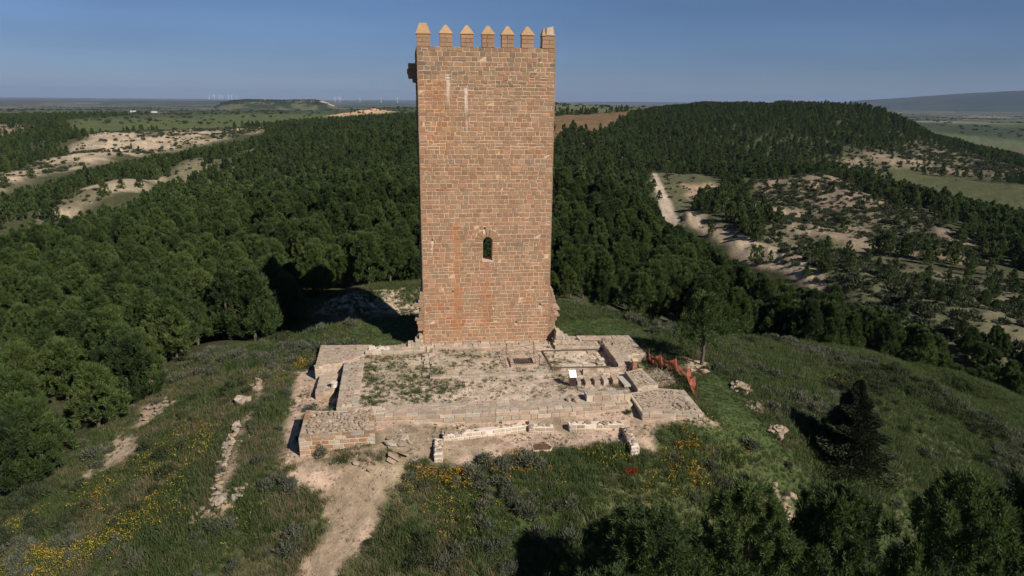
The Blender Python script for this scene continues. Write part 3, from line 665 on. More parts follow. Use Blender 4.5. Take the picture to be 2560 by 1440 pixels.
def build_tower():
    t = thing('stone_tower', 'tall square medieval tower of warm sandstone blocks with battlements and one arched window', 'tower')
    core = MB(); y0, y1 = .035, 1.7
    def cbox(x0, x1, z0, z1): core.box(x0, x1, y0, y1, z0, z1)
    # front wall with the arched opening left free
    cbox(0.035, WX0, WZ0, WZS + VR + .3); cbox(WX1, TW - .035, WZ0, WZS + VR + .3)
    cbox(0.035, TW - .035, -1.2, WZ0); cbox(0.035, TW - .035, WZS + VR + .3, TH - .02)
    N = 10
    for k in range(N):
        a0, a1 = math.pi * k / N, math.pi * (k + 1) / N
        xa, xb = WXC + WR * math.cos(a1), WXC + WR * math.cos(a0); za, zb = WZS + WR * math.sin(a1), WZS + WR * math.sin(a0); zt = WZS + VR + .3
        core.add([(xa, y0, za), (xb, y0, zb), (xb, y0, zt), (xa, y0, zt), (xa, y1, za), (xb, y1, zb), (xb, y1, zt), (xa, y1, zt)],
                 [(0, 1, 2, 3), (7, 6, 5, 4), (0, 4, 5, 1)])
    # other walls; the rear one has a breach in line with the window
    core.prism([(.03, y1), (1.7, y1), (1.7, TD - .035), (-.20, TD - .035)], -1.2, TH - .02); core.prism([(.035, y0), (.04, y1), (-.02, y1)], -1.2, TH - .02); core.box(TW - 1.7, TW - .035, y1, TD - .035, -1.2, TH - .02)
    X, Y = LW(WXC, 0); px, py, pz = X, Y, 8.35 - HC; k = 1.0
    for _ in range(30):
        lx, ly = WL(px * k, py * k); k *= 1 + (TD - 1.0 - ly) / 60
    bx, bz = lx, HC + pz * k
    ya, yb = TD - 1.7, TD - .035
    core.box(1.7, bx - 1.3, ya, yb, -1.2, TH - .02); core.box(bx + 1.3, TW - 1.7, ya, yb, -1.2, TH - .02)
    core.box(bx - 1.3, bx + 1.3, ya, yb, -1.2, bz - 2.2); core.box(bx - 1.3, bx + 1.3, ya, yb, bz + 2.0, TH - .02)
    core.build('mortar_core', M['mortar'], t)
    deck = MB(); deck.box(1.6, TW - 1.6, 1.6, TD - 1.6, 22.4, 22.7); deck.build('wall_walk', M['joint'], t)
    # front courses
    cand = []; torn = MB()
    zt_rows = []; z = TH
    for h in (.34, .37, .36, .33, .35): zt_rows.append((z - h, z)); z -= h
    zt_rows += rows(.28, z, .225, .40)
    for a, b in zt_rows:
        m = (a + b) / 2; kl, kr = tooth(random.choice((-1, 0, .3, 1)) if m < 4.3 else 0, m), tooth(random.choice((-1, 0, .3, 1)) if m < 4.3 else 0, m)
        if kl > .12: torn.box(-kl + .05, .06, .06, 1.3, a, b)
        if kr > .12: torn.box(TW - .06, TW + kr - .05, .06, 1.3, a, b)
        lm = (.34, .72) if b - a < .31 else (.30, .62)
        if m > 21.6: lm = (.36, .68)
        hw = half_open(a, b)
        tilt = jit(.006)
        for s0, s1 in cuts(TW + kl + kr, *lm):
            x0, x1 = s0 - kl, s1 - kl
            if hw:
                if x0 > WXC - hw and x1 < WXC + hw: continue
                if x0 < WXC - hw < x1: x1 = WXC - hw
                elif x0 < WXC + hw < x1: x0 = WXC + hw
                if x1 - x0 < .09: continue
            if s0 < 1e-6: x0 += jit(.025)
            if s1 > TW + kl + kr - 1e-6: x1 += jit(.025)
            xm = (x0 + x1) / 2
            hole = [q for q in HOLES if abs(q[0] - xm) < (x1 - x0) / 2 and a <= q[1] < b]
            if hole and b - a > .1:
                q = hole[0]
                parts = [(x0, q[0] - q[2]), (q[0] + q[2], x1)]
            else: parts = [(x0, x1)]
            for p0, p1 in parts:
                if p1 - p0 < .07: continue
                aa, bb = a + jit(.012), b + jit(.012)
                if random.random() < .04 and b - a > .3:      # a stone split in two
                    zz = (a + b) / 2; sub = [(a, zz), (zz, b)]
                else: sub = [(aa, bb)]
                for sa, sb in sub:
                    C = [(p0, .035, sa), (p1, .035, sa), (p1, .035, sb), (p0, .035, sb)]
                    V, F = stone_geo(C, (0, -1, 0), .018 + jit(.012), .021, .03, .018, .014)
                    cand.append(((p1 - p0) * (sb - sa), V, F, stone_colour(xm, m)))
            for q in hole:      # the hole itself: a thin dark plate, the shade inside put into its colour
                nb = MB(); nb.box(q[0] - q[2], q[0] + q[2], .030, .034, q[1] - q[3], q[1] + q[3]); nb.build('putlog_hole_shade', M['iron'], t)
    for k in range(9):      # voussoirs of the window arch
        a0, a1 = math.pi * k / 9, math.pi * (k + 1) / 9; g = .02
        C = [(WXC + r * math.cos(a), .035, WZS + r * math.sin(a)) for r, a in ((WR + .01, a1 - g), (WR + .01, a0 + g), (VR, a0 + g * .5), (VR, a1 - g * .5))]
        V, F = stone_geo(C, (0, -1, 0), .05, .006, .03, .004, .01); obj('voussoir', mesh_stone(V, F, shade((.30, .185, .115), .06), M['tower']), t)
    sill = MB(); sill.box(WX0 - .08, WX1 + .12, -.03, .5, WZ0 - .10, WZ0 + .012, (.48, .40, .33)); sill.build('window_sill', M['stone'], t)
    cand.sort(key=lambda s: -s[0])
    for s in cand[:290]: obj('stone', mesh_stone(s[1], s[2], s[3], M['tower']), t)
    rest = MB()
    for s in cand[290:]: rest.add(s[1], s[2], s[3])
    tag(rest.build('small_stones', M['tower'], t), kind='stuff')
    side = MB()
    for a, b in zt_rows:
        for s0, s1 in cuts(TD, .35, .7):
            q0, q1 = -.028 * s0, -.028 * s1; V, F = stone_geo([(q1, s1, a), (q0, s0, a), (q0, s0, b), (q1, s1, b)], (-1, 0, 0), .03, .015, .05); side.add(V, F, stone_colour(9, 12))
            V, F = stone_geo([(TW - .035, s0, a), (TW - .035, s1, a), (TW - .035, s1, b), (TW - .035, s0, b)], (1, 0, 0), .04, .015, .03); side.add(V, F, stone_colour(9, 12))
        for s0, s1 in cuts(TW, .35, .7):
            if abs((s0 + s1) / 2 - bx) < 1.7 and bz - 2.4 < b and a < bz + 2.2: continue
            V, F = stone_geo([(s1, TD - .035, a), (s0, TD - .035, a), (s0, TD - .035, b), (s1, TD - .035, b)], (0, 1, 0), .04, .015, .03); side.add(V, F, stone_colour(9, 12))
    tag(side.build('side_stones', M['tower'], t), kind='stuff')
    torn.build('torn_masonry', M['core'], t)
    # rough stepped plinth
    for (yy, ya2, zt2, hr, pal) in ((-1.35, -.75, .10, (.3, .4), PALE), (-.80, -.25, .24, (.3, .4), PALE), (-.30, .03, .30, (.25, .3), PALE)):
        for s0, s1 in cuts(TW + .5, .3, .85):
            x0, x1 = s0 - .25, s1 - .25; zj = jit(.05); yj = jit(.10)
            m = MB(); c = shade(random.choice(pal)); a = .015
            Vv = [(x0 + a + jit(.02), yy + yj, -.5), (x1 - a + jit(.02), yy + yj + jit(.04), -.5), (x1 - a, ya2 + .1, -.5), (x0 + a, ya2 + .1, -.5)]
            V = Vv + [(p[0] + .02 * (1 if k in (0, 3) else -1), p[1] + (.03 if k < 2 else 0), zt2 + zj + jit(.02)) for k, p in enumerate(Vv)]
            m.add(V, [(4, 5, 6, 7), (0, 1, 5, 4), (1, 2, 6, 5), (2, 3, 7, 6), (3, 0, 4, 7)], c); m.build('plinth_stone', M['stone'], t)
    # battlements
    def merlon(x0, x1, zb, zt, d=.62, courses=3, pier=False):
        m = MB(); zs = [zb + (zt - zb) * k / courses for k in range(courses + 1)]
        for k in range(courses):
            c = cuts(x1 - x0, .3, .55) if k % 2 == courses % 2 else [(0, (x1 - x0))] if random.random() < .5 else [(0, .45 * (x1 - x0)), (.45 * (x1 - x0), x1 - x0)]
            for s0, s1 in c:
                V, F = stone_geo([(x0 + s0, .02, zs[k]), (x0 + s1, .02, zs[k]), (x0 + s1, .02, zs[k + 1]), (x0 + s0, .02, zs[k + 1])], (0, -1, 0), .03, .009, .02, .006, .008); m.add(V, F, shade((.31, .19, .115), .1))
        m.box(x0 + .01, x1 - .01, .03, d, zb, zt, (.36, .24, .16)); o = m.build('merlon', M['tower'], t); return o
    for x0, x1 in ((1.72, 2.64), (3.30, 4.23), (4.89, 5.83), (6.38, 7.32), (7.90, 8.85)):
        o = merlon(x0, x1, TH - .02, 24.84); c = MB(); e = .05
        xm, ym = (x0 + x1) / 2, .33
        c.add([(x0 - e, -.06, 24.84), (x1 + e, -.06, 24.84), (x1 + e, .70, 24.84), (x0 - e, .70, 24.84), (x0 - e, -.06, 24.89), (x1 + e, -.06, 24.89), (x1 + e, .70, 24.89), (x0 - e, .70, 24.89),
               (xm - .07, ym, 25.50), (xm + .07, ym, 25.50)], [(3, 2, 1, 0), (0, 1, 5, 4), (1, 2, 6, 5), (2, 3, 7, 6), (3, 0, 4, 7), (4, 5, 9, 8), (6, 7, 8, 9), (5, 6, 9), (7, 4, 8)], shade((.37, .235, .125), .06))
        c.build('cap', M['tower'], o)
    o = merlon(0.0, 1.0, TH - .02, 24.80, .95, 3); c = MB()
    def hip(c, x0, x1, y0, y1, z, t0, t1, ty, zt, col):
        c.add([(x0, y0, z), (x1, y0, z), (x1, y1, z), (x0, y1, z), (x0, y0, z + .05), (x1, y0, z + .05), (x1, y1, z + .05), (x0, y1, z + .05), (t0, ty, zt), (t1, ty, zt), (t1, ty + .25, zt), (t0, ty + .25, zt)],
              [(3, 2, 1, 0), (0, 1, 5, 4), (1, 2, 6, 5), (2, 3, 7, 6), (3, 0, 4, 7), (4, 5, 9, 8), (5, 6, 10, 9), (6, 7, 11, 10), (7, 4, 8, 11), (8, 9, 10, 11)], col)
    hip(c, -.06, 1.04, -.06, 1.0, 24.80, .22, .76, .35, 25.60, (.37, .235, .125)); c.build('cap', M['tower'], o)
    o = merlon(9.5, 10.5, TH - .02, 24.82, .95, 3); c = MB()
    hip(c, 9.46, 9.78, -.06, .9, 24.82, 9.62, 9.70, .35, 25.42, (.35, .22, .12))
    c.add([(9.80, -.05, 24.87), (10.54, -.05, 24.87), (10.54, .9, 24.87), (9.80, .9, 24.87), (9.86, .22, 25.42), (10.36, .25, 25.55), (10.36, .55, 25.55), (9.86, .5, 25.42), (9.98, .0, 25.0), (10.4, 0.02, 25.0)],
          [(0, 1, 9, 8), (8, 9, 5, 4), (1, 2, 6, 5, 9), (2, 3, 7, 6), (3, 0, 8, 4, 7), (4, 5, 6, 7), (3, 2, 1, 0)], (.40, .29, .20)); c.build('broken_cap', M['tower'], o)
    stub = MB(); stub.box(9.95, 10.45, 3.4, 4.0, TH - .02, 24.3, (.3, .2, .14)); stub.build('merlon_stub', M['tower'], t)
    # machicolation on the left flank
    mc = MB(); mc.box(-.72, .02, 1.6, 4.4, 22.38, 22.78, (.33, .23, .16))
    o = mc.build('machicolation', M['tower'], t)
    for yy in (1.7, 2.75, 3.8):
        cb = MB(); cb.box(-.82, .02, yy, yy + .5, 21.98, 22.36, (.32, .22, .15)); cb.box(-.74, .02, yy, yy + .5, 21.68, 21.975, (.32, .22, .15)); cb.box(-.42, .02, yy, yy + .5, 21.38, 21.675, (.32, .22, .15)); cb.build('corbel', M['tower'], o)
    return t
build_tower()

# ------------------------------------------------------------------ the walls and foundations round the tower
G_W = 'excavated wall remains'
SWB = [(-7.55, -15.9), (-3.0, -15.75), (-3.25, -12.5), (-7.75, -12.0)]
t = thing('corner_bastion', 'square stone corner bastion topped with loose rubble at the left front of the ruins', 'bastion', -5.3, -14, -.9, G_W)
masonry(t, SWB, .30, -1.15, (0,), (1, 2, 3), TAN + PALE + [(.33,.22,.145)], (.25, .31), (.38, .8), 'joint', .022, .024, cope=(0, 3, 1), cw=.4)
strew(t, [(-7.1, -15.4), (-3.5, -15.25), (-3.6, -12.9), (-7.25, -12.5)], .33, 230, .10, .23)
for k in range(26): rock('mortar_lump', t, (1.2 + jit(.75), .9 + jit(.7), 1.25 + random.uniform(0, .06)), random.uniform(.08, .2), .5).active_material
t = thing('front_curtain_wall', 'long low stone wall running along the front of the excavated courtyard', 'wall', 4, -12.1, -.4, G_W)
masonry(t, [(-3.2, -13.0), (4.7, -13.15), (14.2, -12.85), (14.3, -11.35), (6.8, -11.35), (-3.6, -11.25)], .06, -.72, (0, 1), (3, 4), PALE, (.26, .34), (.45, 1.0), cope=(0, 1), cw=.5)
paving(t, [(-3.0, -12.4), (14.0, -12.3), (14.0, -11.4), (-3.0, -11.35)], .05, .42, PALE + GREY, 'wall_top_stone', .02, .35)
t = thing('upper_wall_course', 'row of larger blocks on the front wall beside the right corner bastion', 'wall', 13, -11.7, .1, G_W)
masonry(t, [(11.1, -12.1), (14.25, -12.1), (14.25, -11.3), (11.1, -11.3)], .50, .07, (0, 3), (2,), PALE, (.4, .45), (.4, .65), cope=(0,), cw=.5)
rock('stone', t, (-2.6, -.3, .05), .30); rock('stone', t, (-3.1, -.1, .03), .22); rock('stone', t, (-2.75, .25, .0), .25)
SEB = [(14.3, -14.55), (18.35, -15.2), (18.45, -11.2), (16.7, -10.6), (14.3, -11.3)]
t = thing('corner_bastion', 'low stone corner bastion with worn grey rubble top at the right front of the ruins', 'bastion', 16.3, -13, -.4, G_W)
masonry(t, SEB, .22, -.55, (0,), (1, 2, 3, 4), PALE + GREY[:2], (.30, .36), (.45, 1.0), cope=(0, 1), cw=.45)
strew(t, [(14.6, -13.9), (17.8, -14.5), (18.0, -11.5), (16.6, -11), (14.6, -11.6)], .23, 170, .04, .11, flat=.5, emb=-.05)
strew(t, [(16.6, -14.3), (18.1, -14.5), (18.1, -13.2), (17.1, -13.3)], .24, 26, .12, .22, 'pale_stone', .5, .0)
t = thing('side_wall', 'thick stone wall on the left of the courtyard joining the two left corners', 'wall', -5.2, -7, -.4, G_W)
masonry(t, [(-5.85, -11.6), (-4.45, -11.5), (-4.75, -2.1), (-6.25, -3.3)], .16, -.95, (0, 1), (2, 3), PALE + GREY, (.27, .34), (.4, .8), cope=(1, 3), cw=.42)
strew(t, [(-5.4, -11.4), (-4.9, -11.4), (-5.1, -3), (-5.7, -3.4)], .17, 60, .05, .13, flat=.6, emb=.0)
t = thing('corner_bastion', 'earth filled stone platform at the left rear corner beside the grass', 'bastion', -6.5, -1.5, -.3, G_W)
masonry(t, [(-8.35, -4.2), (-6.35, -3.4), (-4.8, -2.0), (-4.35, .55), (-8.6, .75)], .20, -.85, (0, 1), (2, 3, 4), PALE, (.27, .34), (.4, .9), cope=(0, 1, 4), cw=.4)
strew(t, [(-8, -3.6), (-5, -2), (-4.7, .3), (-8.2, .4)], .2, 60, .05, .14, flat=.5, emb=.0)
t = thing('stone_step', 'worn stone step block below the left wall with a round column drum on it', 'step', -7.1, -5.6, -.7, G_W)
masonry(t, [(-7.85, -7.6), (-6.55, -7.5), (-6.45, -3.9), (-8.0, -4.3)], -.42, -1.0, (0,), (1, 2, 3), PALE, (.25, .3), (.4, .9), cope=(0, 3), cw=.6)
paving(t, [(-7.8, -7.4), (-6.6, -7.4), (-6.55, -4.3), (-7.8, -4.5)], -.42, .6, PALE, 'slab', .02, .1)
o = thing('column_drum', 'small round white column drum lying on the stone step by the left wall', 'column drum', -6.6, -6.75, -.38)
mb = MB(); mb.bar((0, 0, .0), (0, 0, .32), .24, .22, 12, (.55, .48, .40)); mb.build('shaft', M['stone'], o); mb = MB(); mb.bar((0, 0, .32), (0, 0, .38), .26, .26, 12, (.6, .52, .44)); mb.build('collar', M['stone'], o)
t = thing('rear_wall', 'low stone wall with lime capped top between the left rear platform and the tower', 'wall', -2.3, -1, .1, G_W)
masonry(t, [(-4.75, -1.75), (-.05, -1.7), (-.05, -.5), (-4.4, -.5)], .36, -.1, (0,), (1, 2, 3), PALE, (.24, .3), (.4, .9), cope=(0,), cw=.5)
mb = MB()
for k in range(14): mb.box(*(lambda x, y: (x, x + random.uniform(.2, .5), y, y + random.uniform(.2, .4)))(-2.3 + random.uniform(0, 1.5), random.uniform(-.5, .3)), .24, .29 + random.uniform(0, .04))
mb.build('lime_capping', M['joint_white'], t)
t = thing('broken_stair', 'broken stair of pale blocks against the left foot of the tower', 'stair', -.7, -.3, 0, G_W)
for k, (x0, x1, zt) in enumerate(((-1.9, -.05, .42), (-1.35, -.1, .66), (-.75, -.12, .92), (-.42, -.15, 1.18))):
    for s0, s1 in cuts(x1 - x0, .25, .55):
        m = MB(); a, b = x0 + s0 + .7, x0 + s1 + .7; y0 = -1.0 + .18 * k + jit(.05) + .3
        V, F = stone_geo([(a, y0, zt - .27), (b, y0, zt - .27), (b, y0, zt), (a, y0, zt)], (0, -1, 0), .03, .01, .0); m.add(V, F, shade(random.choice(PALE))); m.box(a + .01, b - .01, y0 + .001, y0 + .8, zt - .30, zt - .005, shade(random.choice(PALE))); m.build('block', M['stone'], t)
t = thing('broken_stair', 'stepped remains of pale grey blocks against the right foot of the tower', 'stair', 11.5, -.6, 0, G_W)
for k, (x0, x1, zt) in enumerate(((10.75, 13.2, .42), (10.85, 12.6, .66), (10.95, 12.1, .92), (11.0, 11.7, 1.15), (11.05, 11.4, 1.38))):
    for s0, s1 in cuts(x1 - x0, .28, .6):
        m = MB(); a, b = x0 + s0 - 11.5, x0 + s1 - 11.5; y0 = -1.3 + .12 * k + jit(.03) + .6
        V, F = stone_geo([(a, y0, zt - .26), (b, y0, zt - .26), (b, y0, zt), (a, y0, zt)], (0, -1, 0), .03, .01, .0); c = shade(random.choice(PALE + GREY)); m.add(V, F, c); m.box(a + .01, b - .01, y0 + .001, y0 + .75, zt - .29, zt - .005, c); m.build('block', M['stone'], t)
t = thing('rear_wall', 'low stone wall between the right foot of the tower and the right rear platform', 'wall', 12, -1.6, .1, G_W)
masonry(t, [(10.75, -2.05), (14.6, -2.3), (14.6, -.9), (10.75, -.8)], .36, -.1, (0,), (2,), PALE, (.24, .3), (.4, .9), cope=(0,), cw=.5)
strew(t, [(11.0, -1.7), (14.4, -1.9), (14.4, -1), (11, -.9)], .36, 40, .06, .16, flat=.5, emb=.0)
NEB = [(16.0, -4.9), (17.75, -4.65), (17.6, -.1), (13.0, .2), (13.1, -.85), (14.7, -.95), (14.75, -2.2), (15.3, -2.9)]
t = thing('corner_bastion', 'square stone platform strewn with rubble at the right rear corner by the orange net', 'bastion', 15.8, -2, 0, G_W)
masonry(t, NEB, .50, -.45, (0,), (1, 2, 3, 7), PALE, (.28, .34), (.4, .8), cope=(0, 1, 2), cw=.42)
strew(t, [(14.9, -2.2), (15.4, -2.9), (16.2, -4.4), (17.4, -4.2), (17.3, -.5), (14.9, -.6)], .50, 130, .04, .12, flat=.5, emb=-.05)
strew(t, [(14.9, -2.0), (16.0, -2.2), (16.0, -1.0), (15.0, -1.0)], .52, 50, .12, .22, flat=.7, emb=.1)
t = thing('side_wall', 'thick wall stub with shaded left face at the right end of the paved floor', 'wall', 15.2, -5, .3, G_W)
masonry(t, [(14.75, -7.0), (15.95, -6.85), (16.0, -4.95), (15.3, -2.95), (14.75, -2.25)], .66, -.05, (0, 4), (1, 2), PALE, (.3, .36), (.5, .9), cope=(4,), cw=.4)
t = thing('side_wall', 'low right hand wall top of grey stone between the tomb slabs and the hole', 'wall', 16, -9, .0, G_W)
masonry(t, [(15.0, -11.2), (16.75, -10.55), (16.5, -7.35), (15.0, -7.9)], .42, -.4, (3,), (0, 1, 2), PALE + GREY, (.3, .4), (.4, .9), cope=(3, 1), cw=.4)
strew(t, [(15.3, -10.8), (16.4, -10.4), (16.2, -7.9), (15.3, -8.2)], .43, 60, .05, .13, flat=.5, emb=.0)
for k, (x, w, h, lab) in enumerate(((11.05, .30, .34, 'leaning pale slab just right of the white information panel'), (11.65, .42, .34, 'first upright grey slab of the row, counted from the information panel'), (12.35, .42, .36, 'second upright grey slab of the row, counted from the information panel'),
                                (13.0, .38, .40, 'third upright slab of the row, tan, counted from the information panel'), (13.7, .40, .42, 'last upright slab of the row, next to the long bench slab'))):
    o = thing('tomb_slab', lab, 'slab', x, -8.9, .02, 'tomb slabs')
    m = MB(); c = shade(random.choice(GREY if k < 3 else PALE)); V, F = stone_geo([(-.0, -.45, -.15), (w, -.45, -.15), (w + jit(.03), -.45, h), (jit(.03), -.45, h)], (0, -1, 0), .03, .01, .0); m.add(V, F, c)
    m.prism([(.012, -.448), (w - .012, -.448), (w + .05, .5), (.06, .5)], -.2, [h - .006, h - .006, h * .9, h * .9], c); m.build('slab', M['stone'], o)
    m = MB(); m.box(-.04, w + .05, -.62, -.47, -.1, .06, shade(random.choice(GREY))); m.build('footing', M['stone'], o)
o = thing('bench_slab', 'long grey bench shaped slab beside the right hand wall', 'slab', 14.55, -9.2, .02)
m = MB(); m.prism([(-.2, -.95), (.28, -.95), (.12, .75), (-.3, .75)], .16, .30, (.42, .385, .325)); m.build('slab', M['stone'], o); m = MB(); m.box(-.15, .15, -.85, .6, -.15, .156, (.34, .31, .27)); m.build('support', M['stone'], o)
o = thing('curved_slab', 'broken curved grey stone lying in front of the tomb slabs', 'slab', 11.7, -10.3, .02)
m = MB(); m.prism([(-.75, .12), (-.1, -.25), (.6, -.2), (.6, .02), (-.05, .0), (-.7, .3)], -.1, .14, (.35, .31, .26)); m.build('slab', M['stone'], o)
t = thing('foundation_wall', 'short foundation wall of squared blocks behind the tomb slabs', 'wall', 13.3, -7.2, .2, G_W)
masonry(t, [(11.9, -7.4), (14.75, -7.35), (14.75, -6.95), (11.9, -6.95)], .40, -.05, (0, 3), (2,), PALE, (.22, .28), (.3, .6), cope=(0,), cw=.36)
t = thing('foundation_step', 'long low step of flat stones across the middle of the courtyard', 'step', 6, -6.7, .1, G_W)
masonry(t, [(.4, -7.05), (11.8, -7.3), (11.8, -6.7), (.4, -6.5)], .20, -.05, (0,), (), PALE, (.2, .25), (.35, .9), cope=(0,), cw=.45)
t = thing('rock_floor', 'worn flagstone floor of flat pale stones at the foot of the tower', 'floor', 4, -4, .1)
paving(t, [(.4, -6.4), (6.5, -6.5), (6.5, -1.5), (.4, -1.5)], .155, .62, PALE, 'flagstone', .022, .18)
paving(t, [(9.0, -6.6), (9.5, -6.6), (9.5, -2.3), (9.0, -2.3)], .155, .5, PALE, 'flagstone', .022, .1)
t = thing('kerb_stones', 'narrow strip of kerb stones dividing the grassy floor from the flagstones', 'kerb', .2, -4, .05)
paving(t, [(.05, -6.3), (.55, -6.3), (.45, -1.6), (.0, -1.6)], .10, .42, PALE, 'kerb_stone', .02)
t = thing('paved_bay', 'low framed bay of pale paving right of the railed pit', 'paved bay', 12, -4.2, .1)
for a, b in (((9.75, -6.1), (9.62, -2.4)), ((9.75, -6.15), (14.6, -6.3)), ((9.62, -2.4), (14.5, -2.5))):
    m = MB(); d = Vector((b[0] - a[0], b[1] - a[1])).normalized(); q = Vector((-d.y, d.x)) * .05
    m.prism([(a[0] - q.x - 12, a[1] - q.y + 4.2), (b[0] - q.x - 12, b[1] - q.y + 4.2), (b[0] + q.x - 12, b[1] + q.y + 4.2), (a[0] + q.x - 12, a[1] + q.y + 4.2)], -.1, .16); m.build('timber_edge', M['old_wood'], t)
paving(t, [(9.9, -6.0), (14.5, -6.1), (14.4, -2.7), (9.8, -2.6)], .185, .55, [(.47, .40, .32), (.44, .37, .29), (.42, .34, .26)], 'paving_stone', .03, .62, .005)
# outer wall in front
WHT = [(.50, .43, .35), (.46, .38, .30), (.44, .36, .28), (.48, .37, .27), (.42, .35, .29)]
t = thing('outer_wall', 'low white mortared outer wall, longest piece left of the gap', 'wall', 4, -14.5, -.7, 'outer wall pieces')
masonry(t, [(1.15, -15.2), (6.6, -14.35), (6.6, -13.85), (1.1, -14.65)], -.40, -.85, (0,), (1, 2, 3), WHT, (.2, .26), (.3, .55), 'joint_white', .03, .03, coreT='joint_white', rough=.1)
strew(t, [(1.2, -15.1), (6.5, -14.3), (6.5, -13.9), (1.2, -14.7)], -.40, 34, .10, .2, 'capping_stone', .45, .0)
t = thing('outer_wall', 'short outer wall piece with larger stones left of the gap', 'wall', 7.5, -14.3, -.7, 'outer wall pieces')
masonry(t, [(6.72, -14.55), (8.35, -14.75), (8.4, -14.2), (6.72, -14.0)], -.42, -.9, (0,), (1, 2, 3), WHT + PALE, (.2, .28), (.35, .75), 'joint_white', .03, .03, coreT='joint_white', rough=.1)
strew(t, [(6.8, -14.5), (8.3, -14.7), (8.3, -14.3), (6.8, -14.1)], -.42, 10, .10, .2, 'capping_stone', .45, .0)
t = thing('outer_wall', 'outer wall piece right of the gap ending at the slanting wall', 'wall', 11, -14.6, -.6, 'outer wall pieces')
masonry(t, [(9.35, -14.75), (13.0, -15.05), (13.0, -14.45), (9.35, -14.2)], -.28, -.85, (0, 3), (1, 2), WHT + PALE, (.22, .30), (.4, .8), 'joint_white', .03, .03, coreT='joint_white', rough=.1)
strew(t, [(9.4, -14.7), (12.9, -15.0), (12.9, -14.6), (9.4, -14.3)], -.28, 22, .10, .2, 'capping_stone', .45, .0)
t = thing('outer_wall', 'slanting stub of white mortared wall at the right end of the outer wall', 'wall', 13, -16.3, -.7, 'outer wall pieces')
masonry(t, [(12.55, -18.0), (13.15, -17.9), (13.25, -15.15), (12.75, -15.15)], -.35, -1.2, (0, 1), (2, 3), WHT, (.2, .26), (.3, .55), 'joint_white', .03, .03, coreT='joint_white', rough=.2)
strew(t, [(12.6, -17.9), (13.1, -17.8), (13.2, -15.2), (12.8, -15.2)], -.35, 30, .10, .22, 'capping_stone', .5, .0)
t = thing('outer_wall', 'short stub of wall running forward at the left end of the outer wall', 'wall', .85, -16.1, -.8, 'outer wall pieces')
masonry(t, [(.55, -17.3), (1.1, -17.3), (1.12, -15.25), (.6, -15.1)], -.52, -1.15, (0, 1, 3), (2,), WHT, (.2, .26), (.3, .55), 'joint_white', .03, .03, coreT='joint_white', rough=.2)
strew(t, [(.6, -17.2), (1.1, -17.2), (1.1, -15.3), (.65, -15.2)], -.52, 16, .10, .22, 'capping_stone', .5, .0)
# old retaining wall down the left slope
pts = [at_z(u, v, z) for u, v, z in ((536, 1250, -2.2), (555, 1170, -1.9), (577, 1095, -1.6), (602, 1052, -1.45))]
px_, py_ = WL(pts[1][0], pts[1][1])
t = thing('retaining_wall', 'narrow ruined wall of flat stones running down the grassy left slope', 'wall', px_, py_, h1(pts[1][0], pts[1][1]))
for a, b in zip(pts, pts[1:]):
    n = int(math.dist(a[:2], b[:2]) / .26)
    for k in range(n):
        for w in (-.17, .14):
            if random.random() < .15: continue
            f = (k + random.random() * .5) / n; X, Y = a[0] + (b[0] - a[0]) * f + w + jit(.06), a[1] + (b[1] - a[1]) * f
            lx, ly = WL(X, Y); s = random.uniform(.17, .30); rock('stone', t, (lx - px_, ly - py_, h1(X, Y) - t.location.z + .10 + jit(.05)), s, .5)

# ------------------------------------------------------------------ small things on the site
o = thing('information_panel', 'white topped information lectern on a brown metal stand in the courtyard', 'information panel', 10.7, -9.35, .02)
m = MB(); m.add([(-.22, -.05, 0), (.22, -.05, 0), (.22, .03, 0), (-.22, .03, 0), (-.22, -.12, .78), (.22, -.12, .78), (.22, .05, .86), (-.22, .05, .86)], [(3, 2, 1, 0), (4, 5, 6, 7), (0, 1, 5, 4), (1, 2, 6, 5), (2, 3, 7, 6), (3, 0, 4, 7)]); m.build('stand', M['maroon'], o)
m = MB(); m.add([(-.26, -.22, .78), (.26, -.22, .78), (.26, .30, 1.16), (-.26, .30, 1.16), (-.26, -.24, .81), (.26, -.24, .81), (.26, .28, 1.19), (-.26, .28, 1.19)], [(3, 2, 1, 0), (4, 5, 6, 7), (0, 1, 5, 4), (1, 2, 6, 5), (2, 3, 7, 6), (3, 0, 4, 7)]); m.build('board', M['panel'], o)
# railed pit with iron grating
o = thing('railed_pit', 'rectangular pit under an iron grating with posts and sagging ropes by the tower foot', 'pit', 7.75, -4.6, .02)
m = MB()
for x0, x1, y0, y1 in ((-1.1, 1.0, -1.0, -.72), (-1.1, 1.0, .75, 1.0), (-1.1, -.82, -.72, .75), (.72, 1.0, -.72, .75)): m.box(x0, x1, y0, y1, -.4, .30, (.40, .30, .21))
m.build('kerb', M['stone'], o)
m = MB(); m.box(-.82, .72, -.72, .75, -.38, -.02, (.05, .04, .035)); m.build('pit_floor', M['iron'], o)
for k in range(12): m = MB(); m.bar((-.80 + k * .137, -.73, .19), (-.80 + k * .137, .76, .19), .022, None, 4); m.build('grating_bar', M['iron'], o)
for k in range(5): m = MB(); m.bar((-.83, -.6 + k * .3, .225), (.73, -.6 + k * .3, .225), .022, None, 4); m.build('cross_bar', M['iron'], o)
posts = [(-1.2, -1.05), (1.1, -1.05), (1.05, 1.6), (-1.2, 1.5)]
for x, y in posts: m = MB(); m.bar((x, y, -.1), (x, y, 1.15), .03, .025, 6); m.build('post', M['rust'], o)
for a, b in zip(posts, posts[1:] + posts[:1]):
    for zt in (1.08, .62):
        m = MB(); P = [(a[0] + (b[0] - a[0]) * f, a[1] + (b[1] - a[1]) * f, zt - .22 * 4 * f * (1 - f)) for f in [k / 8 for k in range(9)]]; m.tube(P, [.018] * 9, 4); m.build('rope', M['rope'], o)
